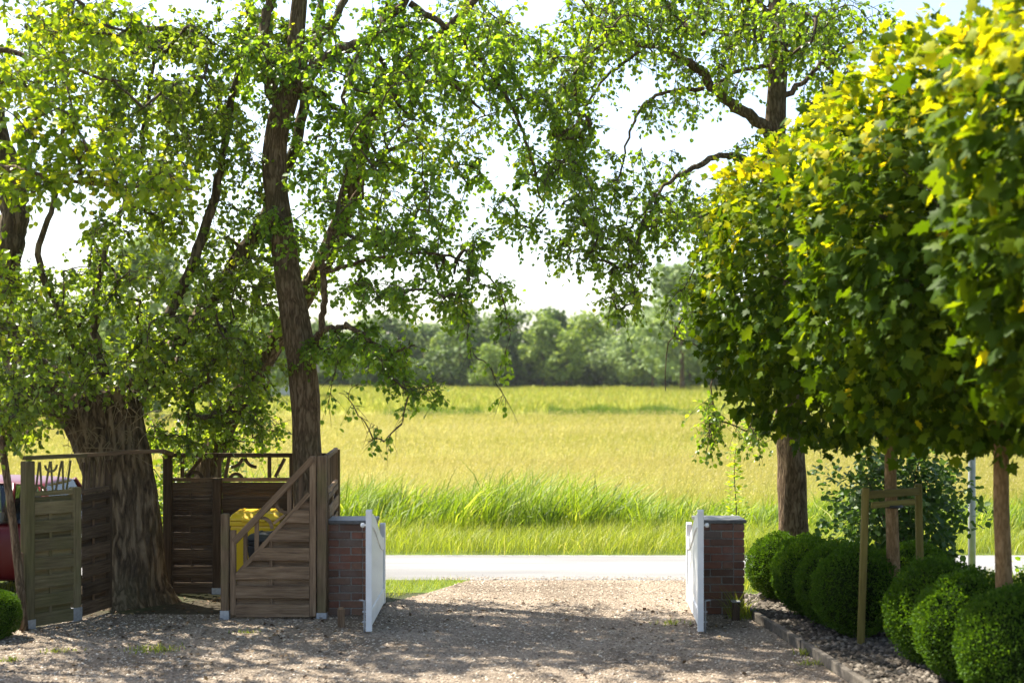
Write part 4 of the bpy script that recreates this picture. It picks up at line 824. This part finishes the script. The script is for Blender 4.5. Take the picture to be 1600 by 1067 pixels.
# ------------------------------------------------------------------ bins
def bin_(label, name, x, y, w, d, h, mat, lidmat, rz):
    r_ = empty(name, (x, y, 0), rz, label, 'bin'); 
    def loft(rings, nm, m_, bev=.012):
        bm = bmesh.new(); prev = None
        for (hw, hd, z, oy) in rings:
            vs = [bm.verts.new((sx_ * hw, oy + sy_ * hd, z)) for sx_, sy_ in ((-1, -1), (1, -1), (1, 1), (-1, 1))]
            if prev:
                for i in range(4): bm.faces.new((prev[i], prev[(i + 1) % 4], vs[(i + 1) % 4], vs[i]))
            else: bm.faces.new(vs[::-1])
            prev = vs
        bm.faces.new(prev); bmesh.ops.bevel(bm, geom=bm.edges[:], offset=bev, segments=2, profile=.5, affect='EDGES'); return link(nm, bm_mesh(nm, bm), m_, r_)
    hw, hd = w / 2, d / 2
    loft([(hw * .80, hd * .72, .05, .03), (hw * .95, hd * .93, h * .87, 0)], 'body', mat, .03)
    loft([(hw * .99, hd * .97, h * .865, 0), (hw * 1.0, hd * .98, h * .915, 0)], 'rim', mat, .01)
    lid = loft([(hw * 1.0, hd * 1.0, h * .918, 0), (hw * 1.0, hd * 1.0, h * .945, 0), (hw * .86, hd * .84, h * .992, .01), (hw * .80, hd * .76, h * 1.0, .01)], 'lid', lidmat, .01)
    for k in (-.5, 0, .5): o = box('lid_rib', (.03, d * .6, .012), (k * w * .62, .01, h * 1.004), lidmat, lid, .004)
    bmtube('handle', [(-hw * .8, hd + .04, h * .93), (0, hd + .045, h * .93), (hw * .8, hd + .04, h * .93)], .016, lidmat, r_, 10)
    box('lid_grip', (w * .45, .03, .03), (0, -hd - .012, h * .925), lidmat, lid, .008)
    for sx_ in (-1, 1):
        wv = bmtube('wheel', [(sx_ * (hw * .86), hd * .72, .10), (sx_ * (hw * .86 + .045), hd * .72, .10)], .10, M['tyre'], r_, 24, False); bmtube('hub', [(sx_ * (hw * .86 + .045), hd * .72, .10), (sx_ * (hw * .86 + .052), hd * .72, .10)], .045, M['black_plastic'], wv, 14, False)
    bmtube('axle', [(-hw * .86, hd * .72, .10), (hw * .86, hd * .72, .10)], .012, M['galv'], r_, 8)
    return r_
bin_('yellow wheeled recycling bin standing behind the sloped fence panel', 'wheeled_bin', -2.92, 16.35, .58, .70, 1.045, M['yellow'], M['yellow'], .06)
bin_('smaller black-lidded wheeled bin half hidden behind the sloped fence panel', 'wheeled_bin', -2.66, 15.62, .42, .46, .87, M['black_plastic'], M['black_plastic'], -.1)

# ------------------------------------------------------------------ red car (rear towards +x)
cr = empty('red_car', (-5.15, 17.2, 0), 0, 'red hatchback parked beyond the fence at the left edge', 'car'); cr.scale = (1, 1, .97)
def car_loft(name, st, mat, parent, sub=1):
    """stations (x, half width, z list of (fraction of half width, z)) lofted to one shell"""
    bm = bmesh.new(); prev = None
    for x, prof in st:
        vs = [bm.verts.new((x, -w, z)) for w, z in prof] + [bm.verts.new((x, w, z)) for w, z in prof[::-1]]
        if prev:
            for i in range(len(vs)): bm.faces.new((prev[i], prev[(i + 1) % len(vs)], vs[(i + 1) % len(vs)], vs[i]))
        else: bm.faces.new(vs[::-1])
        prev = vs
    bm.faces.new(prev); bmesh.ops.recalc_face_normals(bm, faces=bm.faces[:]); o = link(name, bm_mesh(name, bm, True), mat, parent)
    if sub: md = o.modifiers.new('s', 'SUBSURF'); md.levels = sub; md.render_levels = sub + 1
    return o
def prof(w, zb, zt): return [(w * .86, zb), (w * .97, zb + .08), (w, zb + .28), (w * .985, zt - .12), (w * .93, zt), (w * .4, zt + .012)]
st = [(-.02, prof(.66, .34, .82)), (-.06, prof(.78, .26, .90)), (-.35, prof(.84, .20, .93)), (-1.2, prof(.86, .18, .93)), (-2.2, prof(.86, .18, .92)), (-2.85, prof(.86, .18, .90)), (-3.5, prof(.84, .2, .80)), (-3.85, prof(.76, .24, .70)), (-3.95, prof(.62, .3, .62))]
body = car_loft('body', st, M['car_red'], cr, 1)
def roofprof(w, z): return [(w, z - .05), (w * .985, z - .015), (w * .8, z + .012), (w * .3, z + .03)]
car_loft('roof', [(-.30, roofprof(.58, 1.36)), (-.36, roofprof(.60, 1.385)), (-1.0, roofprof(.62, 1.415)), (-1.7, roofprof(.62, 1.41)), (-2.2, roofprof(.60, 1.37)), (-2.27, roofprof(.58, 1.345))], M['car_red'], cr, 1)
for sy_ in (-1, 1):
    def pp(x, w, z): return (x, sy_ * w, z)
    for (nm, p, q, rr) in (('rear_pillar', pp(-.12, .77, .92), pp(-.34, .60, 1.355), .045), ('middle_pillar', pp(-1.28, .79, .92), pp(-1.25, .625, 1.38), .03), ('quarter_pillar', pp(-.62, .79, .92), pp(-.66, .61, 1.38), .028), ('front_pillar', pp(-2.85, .78, .90), pp(-2.2, .60, 1.345), .032)):
        bmtube(nm, [p, ((p[0] + q[0]) / 2, (p[1] + q[1]) / 2 * 1.02, (p[2] + q[2]) / 2), q], rr, M['car_red'] if 'mid' not in nm else M['black_plastic'], cr, 10)
    for (xa, xb, xc, xd) in ((-.17, -.60, -.64, -.36), (-.65, -1.26, -1.23, -.68), (-1.30, -2.80, -2.20, -1.27)):
        bm = bmesh.new(); q = [(xa, sy_ * .785, .925), (xb, sy_ * .79, .925), (xc, sy_ * .615, 1.365), (xd, sy_ * .61, 1.36)]; v1 = [bm.verts.new(p) for p in q]; v2 = [bm.verts.new((p[0], p[1] - sy_ * .006, p[2])) for p in q]
        bm.faces.new(v1); bm.faces.new(v2[::-1])
        for i in range(4): bm.faces.new((v1[i], v2[i], v2[(i + 1) % 4], v1[(i + 1) % 4]))
        bmesh.ops.recalc_face_normals(bm, faces=bm.faces[:]); link('side_window', bm_mesh('side_window', bm), M['glass'], cr)
    for x in (-1.08, -3.22):
        wv = bmtube('wheel', [(x, sy_ * .70, .30), (x, sy_ * .84, .30), (x, sy_ * .872, .30)], [.30, .30, .27], M['tyre'], cr, 28, False); bmtube('rim', [(x, sy_ * .86, .30), (x, sy_ * .879, .30)], .19, M['rim'], wv, 20, False)
    box('door_handle', (.16, .025, .03), (-1.42, sy_ * .865, .80), M['car_red'], cr, .008); box('wing_mirror', (.12, .16, .12), (-2.62, sy_ * .93, .96), M['car_red'], cr, .03, None, 3)
    box('tail_light', (.10, .14, .22), (-.065, sy_ * .72, .80), M['tail'], cr, .025, None, 2); box('headlight', (.16, .2, .12), (-3.84, sy_ * .62, .60), M['glass'], cr, .03, None, 2)
for (nm, q) in (('rear_window', [(-.13, -.72, .93), (-.13, .72, .93), (-.32, .57, 1.36), (-.32, -.57, 1.36)]), ('windscreen', [(-2.84, -.74, .91), (-2.84, .74, .91), (-2.25, .57, 1.35), (-2.25, -.57, 1.35)])):
    bm = bmesh.new(); v1 = [bm.verts.new(p) for p in q]; v2 = [bm.verts.new((p[0] - .006, p[1], p[2])) for p in q]; bm.faces.new(v1); bm.faces.new(v2[::-1])
    for i in range(4): bm.faces.new((v1[i], v2[i], v2[(i + 1) % 4], v1[(i + 1) % 4]))
    bmesh.ops.recalc_face_normals(bm, faces=bm.faces[:]); link(nm, bm_mesh(nm, bm), M['glass'], cr)
for (x, y) in ((-1.75, -.36), (-1.75, .36), (-.85, -.36), (-.85, .36)):
    s = box('seat', (.14, .46, .50), (x + .12, y, .93), M['cloth'], cr, .04, (0, .2, 0), 3); box('headrest', (.08, .24, .14), (.06, 0, .33), M['cloth'], s, .03, None, 3)
box('bumper', (.10, 1.40, .16), (-.015, 0, .42), M['car_red'], cr, .03, None, 2); box('number_plate', (.012, .50, .11), (.006, 0, .68), M['white'], cr, .003)

# ------------------------------------------------------------------ grasses
rng = np.random.default_rng(77)
def grass_patch(name, label, n, xr, yr, hr, wr, mat, lean=.5, seg=2, wind=0.3, zf=None, vm=.5, mask=None, cat='grass'):
    x = rng.uniform(*xr, n); y = rng.uniform(*yr, n)
    if mask is not None: k = mask(x, y); x, y = x[k], y[k]
    n = len(x); z = np.zeros(n) if zf is None else zf(y); cl = .5 + .5 * np.sin(x * 2.1 + 1.3 * np.sin(y * 1.7)) * np.cos(y * 2.6 + x * .6); h = rng.uniform(*hr, n) * (.72 + .5 * cl)
    Vv, Tt, vv = blades(np.stack([x, y, z], -1), h, rng.uniform(*wr, n), h * rng.uniform(.1, lean * 2, n), rng.normal(0.2, 1.6, n) * 1.0 + wind, seg, np.clip(rng.normal(vm, .2, n) + .15 * (cl - .5), 0, 1))
    return tag(link(name, np_mesh(name, Vv, Tt, vv), mat), label, cat, kind='stuff')
vw = lambda x, y: abs(x) < y * .38 + 1
grass_patch('verge_grass', 'short bright grass along the far side of the road', 44000, (-9, 9.5), (20.62, 23.3), (.10, .46), (.004, .009), M['grass'], .55, 2, vm=.56, mask=lambda x, y: vw(x, y) & (rng.random(len(x)) < np.clip((y - 20.55) * 1.6, .25, 1)))
grass_patch('near_verge_grass', 'patch of grass on the near road edge beside the left gate', 9000, (-6.5, -.5), (16.6, 18.1), (.03, .11), (.005, .010), M['grass'], .5, 1, mask=lambda x, y: (x < -.45 - (18.1 - y) * .62) & (rng.random(len(x)) < .9) & ~((x < -2.2) & (y < 17.1)))
grass_patch('roadside_weeds', 'grass and weeds on the near road edge behind the box balls', 3500, (2.7, 8), (17.0, 18.1), (.05, .3), (.006, .014), M['grass'], .5, 2)
# reeds stand in clumps and bend with the wind
nc = 900; cx_ = rng.uniform(-10, 10.5, nc); cy_ = rng.uniform(22.9, 26.0, nc); tall = .56 + .34 * np.clip(np.sin(cx_ * 1.25 + .7) * .6 + np.sin(cx_ * .47 + 2.2) * .6 + .45, 0, 1) - .10 * (cx_ > 2.5); k = vw(cx_, cy_); cx_, cy_, tall = cx_[k], cy_[k], tall[k]; nc = len(cx_); tall = tall * rng.uniform(.68, 1.28, nc)
m_ = 20; x = np.repeat(cx_, m_) + rng.normal(0, .12, nc * m_); y = np.repeat(cy_, m_) + rng.normal(0, .10, nc * m_); h = np.repeat(tall, m_) * rng.uniform(.45, 1.2, nc * m_); az = np.repeat(rng.normal(.1, .9, nc), m_) + rng.normal(0, .8, nc * m_)
Vv, Tt, vv = blades(np.stack([x, y, np.zeros(len(x))], -1), h, rng.uniform(.012, .030, len(x)), h * rng.uniform(.15, 1.1, len(x)), az, 3, np.clip(np.repeat(rng.normal(.45, .16, nc), m_) + rng.normal(0, .17, nc * m_), 0, 1), 2.2)
tag(link('reeds', np_mesh('reeds', Vv, Tt, vv), M['reed']), 'tall bent reeds standing in the ditch beyond the road', 'reeds', kind='stuff')
n = 9000; x = np.concatenate([rng.uniform(2.8, 14, 6600), rng.uniform(-10, -2.5, 2400)]); y = rng.normal(110.5, 1.4, n); h = rng.uniform(.5, 1.15, n) * (.55 + .45 * np.sin(x * .7) ** 2)
Vv, Tt, vv = blades(np.stack([x, y, terrain_z(y)], -1), h, rng.uniform(.03, .07, n), h * rng.uniform(.1, .7, n), rng.normal(.2, 1, n), 1, np.clip(rng.normal(.12, .12, n), 0, 1)); tag(link('ditch_grass', np_mesh('ditch_grass', Vv, Tt, vv), M['reed']), 'dark line of taller grass along a ditch across the meadow', 'grass', kind='stuff')
# meadow grass thins out with distance as single stems merge
V_, T_, a_, nn = [], [], [], 0
for (n, y0, y1, h0, h1, w0, w1, seg) in ((150000, 25.6, 46, .18, .50, .005, .009, 1), (110000, 44, 75, .2, .48, .010, .018, 1), (80000, 72, 109, .2, .46, .022, .038, 1), (70000, 110, 222, .3, .7, .06, .11, 1)):
    y = np.sqrt(rng.uniform(y0 ** 2, y1 ** 2, n)); x = rng.uniform(-1, 1, n) * (y * .37 + 1); z = terrain_z(y); pat = .5 + .5 * np.sin(x * .11 + 2 * np.sin(y * .05)) * np.cos(y * .09 + .05 * x)
    h = rng.uniform(h0, h1, n) * (.8 + .3 * pat); v = np.clip(rng.normal(.66, .2, n) - .26 * pat * (y < 108) - .42 * (y > 111) - .25 * np.clip((34 - y) / 8, 0, 1), 0, 1)
    dit = (abs(y - 112) < 3.2) & (np.sin(x * .09 + .6) > -.2); h[dit] *= 1.9; v[dit] = np.clip(v[dit] - .3, 0, .1)
    Vv, Tt, vv = blades(np.stack([x, y, z], -1), h, rng.uniform(w0, w1, n), h * rng.uniform(.1, .8, n), rng.normal(.2, 1.3, n), seg, v); V_.append(Vv); T_.append(Tt + nn); a_.append(vv); nn += len(Vv)
for (n, y0, y1, sz0, sz1) in ((26000, 26, 50, .03, .07), (22000, 48, 108, .06, .12)):
    y = np.sqrt(rng.uniform(y0 ** 2, y1 ** 2, n)); x = rng.uniform(-1, 1, n) * (y * .37 + 1); P = np.stack([x, y, rng.uniform(.34, .56, n)], -1)
    Vv, Tt, vv = leaves(P, np.stack([rng.uniform(.1, 1, n), rng.normal(0, .4, n), rng.uniform(.2, 1, n)], -1), unit(n), rng.uniform(sz0, sz1, n), LEAF4, LEAF4T, rng.uniform(.55, .98, n), .6); V_.append(Vv); T_.append(Tt + nn); a_.append(vv); nn += len(Vv)
tag(link('meadow_grass', np_mesh('meadow_grass', np.vstack(V_), np.vstack(T_), np.concatenate(a_)), M['meadow_grass']), 'tall blond meadow grass filling the field up to the woods', 'grass', kind='stuff')
# tufts in the gravel, weeds at the right pillar, litter
def tuft(label, px, py, n, spread, h0, h1, name='grass_tuft', mat='grass', cat='grass'):
    d = F * H / (py - HZ); p = at(px, py, d); x = rng.normal(0, spread, n); y = rng.normal(0, spread * .6, n); h = rng.uniform(h0, h1, n)
    Vv, Tt, vv = blades(np.stack([x, y, np.full(n, .0)], -1), h, rng.uniform(.005, .011, n), h * rng.uniform(.3, 1.1, n), rng.uniform(0, 6.3, n), 2); o = link(name, np_mesh(name, Vv, Tt, vv), M[mat]); o.location = (p[0], p[1], .009); tag(o, label, cat, kind='stuff')
tuft('widest grass tuft in the gravel below the willow trunk', 240, 1018, 160, .14, .02, .07); tuft('grass tuft in the gravel below the small left fence panel', 95, 1020, 70, .08, .02, .06); tuft('small grass tuft at the lower left corner', 12, 1034, 60, .07, .02, .06)
tuft('small grass tuft below the sloped fence panel', 385, 990, 40, .07, .02, .05); tuft('small green tuft on the drive near the right gate leaf', 1046, 976, 60, .10, .02, .06); tuft('yellow-green tuft at the bed edging near the right pillar', 1262, 1024, 60, .07, .03, .09); tuft('green tuft beside the edging at the lower right', 1270, 1040, 40, .06, .02, .07)
tuft('tall drooping green weed at the foot of the right brick pillar', 1157, 968, 90, .07, .10, .42, 'pillar_weed', 'grass', 'weed')
rng = np.random.default_rng(5)
n = 2600; y = rng.uniform(11.3, 16.6, n); x = rng.uniform(-5.4, 2.6, n); k = (rng.random(n) < np.clip(.15 + .35 * (x < -1.5) + .35 * (y > 14), 0, 1)); x, y = x[k], y[k]; n = len(x)
Vv, Tt, vv = leaves(np.stack([x, y, np.full(n, .022)], -1), unit(n) * np.array((1, 1, .15)), UP + unit(n) * .5, rng.uniform(.02, .055, n), LEAF6, LEAF6T, rng.random(n)); tag(link('leaf_litter', np_mesh('leaf_litter', Vv, Tt, vv), M['dead_leaf']), 'dry brown leaves scattered over the gravel', 'litter', kind='stuff')
# thin sapling behind the right pillar
p = at(1150, 0, 20.9); r_ = empty('sapling', (p[0], 21.0, 0), 0, 'thin bright sapling standing in the verge behind the right pillar', 'sapling'); bmtube('stem', catmull([(0, 0, 0), (.02, 0, .6), (-.01, 0, 1.2), (.01, 0, 1.55)], 5), np.linspace(.012, .003, 16), M['bark_twig'], r_, 6)
n = 170; z = rng.uniform(.5, 1.6, n); rr = .16 * (1.75 - z); an = rng.uniform(0, 6.3, n); Vv, Tt, vv = leaves(np.stack([rr * np.cos(an) * rng.random(n), rr * np.sin(an) * rng.random(n), z], -1), np.stack([np.cos(an), np.sin(an), np.full(n, .4)], -1), UP + unit(n) * .5, rng.uniform(.05, .09, n), LEAF6, LEAF6T, rng.uniform(.5, 1, n)); link('foliage', np_mesh('foliage', Vv, Tt, vv), M['leaf_near'], r_, kind='stuff')

# ------------------------------------------------------------------ the far wood: single trees from a few shapes
def far_crown(seed, h, w, n, z0=.12, conic=0.0, lsz=(.35, .75)):
    global rng
    rng = np.random.default_rng(seed); P = []; U = []; nl = 34
    for k in range(nl):
        t_ = rng.random() ** .9; zz = h * (z0 + (1 - z0) * t_ * .92); rad = w * .5 * (math.sin(math.pi * (.12 + .80 * t_)) ** .8) * (1 - conic * t_); a_ = rng.uniform(0, 6.3); rr = rad * rng.uniform(.45, .95); c = np.array((rr * math.cos(a_), rr * math.sin(a_), zz)); s = w * rng.uniform(.12, .24)
        m_ = n // nl; u = unit(m_); u[:, 2] = u[:, 2] * .8 + .15; P.append(c + u * np.array((s, s, s * .8)) * rng.uniform(.75, 1.1, (m_, 1))); U.append(u)
    P = np.vstack(P); U = np.vstack(U); n = len(P); Vv, Tt, vv = leaves(P, unit(n) + U * .3, U + unit(n) * .6 + UP * .3, rng.uniform(*lsz, n), LEAF6, LEAF6T, np.clip(rng.normal(.5, .2, n) + np.repeat(rng.normal(0, .12, nl), n // nl)[:n], 0, 1), 1.1); return np_mesh('crown', Vv, Tt, vv)
def far_trunk(h, r): a = Acc(); a.tube(catmull([(0, 0, 0), (.1, 0, h * .4), (0, .1, h * .8)], 4), np.linspace(r, r * .4, 9), 8); m_ = a.mesh('trunk', True); m_.materials.append(M['bark_alder']); return m_
shapes = [(far_crown(101, 12, 9, 3000), 12), (far_crown(102, 13, 8, 3000), 13), (far_crown(103, 11, 10, 3000), 11), (far_crown(104, 14, 8.5, 3200, .1, .35), 14), (far_crown(105, 12.5, 9.5, 3000), 12.5), (far_crown(106, 5.5, 6, 1600, .02), 5.5)]
ft = far_trunk(9, .28)
variants = {}
def far_tree(kind, matn, x, y, sc, lab, group, name='far_tree'):
    key = (kind, matn)
    if key not in variants: m_ = shapes[kind][0].copy(); m_.materials.append(M[matn]); variants[key] = m_
    r_ = empty(name, (x, y, float(terrain_z(y)) - .05), random.uniform(0, 6.28), lab, 'tree', group); r_.scale = (sc * random.uniform(.9, 1.1), sc * random.uniform(.9, 1.1), sc)
    c = link('crown', variants[key], None, r_, kind='stuff'); link('trunk', ft, None, r_)
gA = 'trees of the wood beyond the meadow'
lab_b = 'broadleaf tree merging into the wood beyond the meadow'; lab_u = 'dark low tree at the foot of the wood beyond the meadow'
rr_ = random.Random(3)
x = -92
while x < 62:
    far_tree(rr_.choice((0, 1, 2, 4)), rr_.choice(('leaf_far', 'leaf_far', 'leaf_dark', 'leaf_pale')), x, rr_.uniform(232, 246), rr_.uniform(.84, 1.08), lab_b, gA); x += rr_.uniform(2.8, 4.4)
x = -90
while x < 60:
    far_tree(5, 'leaf_dark', x, rr_.uniform(224, 229), rr_.uniform(.7, 1.0), lab_u, 'low trees at the foot of the wood', 'far_low_tree'); x += rr_.uniform(3.0, 4.6)
x = -110
while x < 80:
    far_tree(5, 'leaf_dark', x, rr_.uniform(249, 254), rr_.uniform(1.0, 1.3), lab_u, 'low trees at the foot of the wood', 'far_low_tree'); x += rr_.uniform(3.2, 4.4)
def fx(px, d): return (px - 800) / F * d
for (px, d, k, m_, s, lab) in ((848, 224, 3, 'leaf_far', .86, 'tall pointed green tree in the middle of the wood edge'), (885, 221, 0, 'leaf_far', .74, 'bright rounded tree in the wood edge right of the pointed one'), (925, 230, 4, 'leaf_far', .93, 'broad olive tree in the wood edge below the open sky'), (960, 224, 2, 'leaf_pale', .72, 'low greyish tree in the wood edge below the drooping twigs'),
        (990, 218, 1, 'leaf_pale', .80, 'pale feathery tree at the right end of the wood edge'), (1020, 214, 4, 'leaf_pale', .92, 'pale rounded willow right of the feathery tree'), (1066, 205, 0, 'leaf_pale', 1.5, 'tall pale willow partly behind the farthest maple'), (720, 226, 1, 'leaf_dark', .98, 'tall dark tree in the wood edge left of the open sky'), (790, 229, 4, 'leaf_dark', .98, 'dark rounded tree in the wood edge below the hanging branch tips'),
        (760, 219, 2, 'leaf_far', .62, 'low green tree before the dark part of the wood edge')):
    far_tree(k, m_, fx(px, d), d, s, lab, gA)
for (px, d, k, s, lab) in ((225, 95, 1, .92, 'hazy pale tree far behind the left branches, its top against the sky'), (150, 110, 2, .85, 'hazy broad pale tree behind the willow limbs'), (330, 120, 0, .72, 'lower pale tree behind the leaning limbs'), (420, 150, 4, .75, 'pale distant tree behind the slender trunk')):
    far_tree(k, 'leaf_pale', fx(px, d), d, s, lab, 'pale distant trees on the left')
# small distant farmhouse behind the slender trunk
hx = fx(447, 170.); r_ = empty('farmhouse', (hx, 170, float(terrain_z(170.))), .1, 'small pale farmhouse far off behind the slender trunk', 'house')
box('wall', (7, 6, 2.8), (0, 0, 1.4), M['house_wall'], r_, 0); prism('roof', [(-3.9, 2.8), (3.9, 2.8), (3.3, 5.2), (-3.3, 5.2)], -3.3, 3.3, M['house_roof'], r_, .02)
for x in (-2.2, 0, 2.2): f_ = box('window', (1.1, .1, 1.2), (x, -3.03, 1.5), M['white'], r_, .01); box('pane', (.9, .06, 1.0), (0, -.04, 0), M['black_plastic'], f_, 0)

# ------------------------------------------------------------------ summer haze over the fields
bm = bmesh.new(); bmesh.ops.create_cube(bm, size=1.0, matrix=Matrix.Translation((0, 2030, 9.5)) @ Matrix.Diagonal((6100, 4200, 22, 1)))
t = NT('haze_air'); pv = t.n('ShaderNodeVolumePrincipled'); pv.inputs['Color'].default_value = (.93, .96, 1, 1); pv.inputs['Density'].default_value = .0001; pv.inputs['Anisotropy'].default_value = .2
t.l(pv.outputs[0], t.out.inputs['Volume'])
tag(link('haze', bm_mesh('haze', bm), t.m), 'pale summer haze over the meadow and wood', 'haze', kind='stuff')
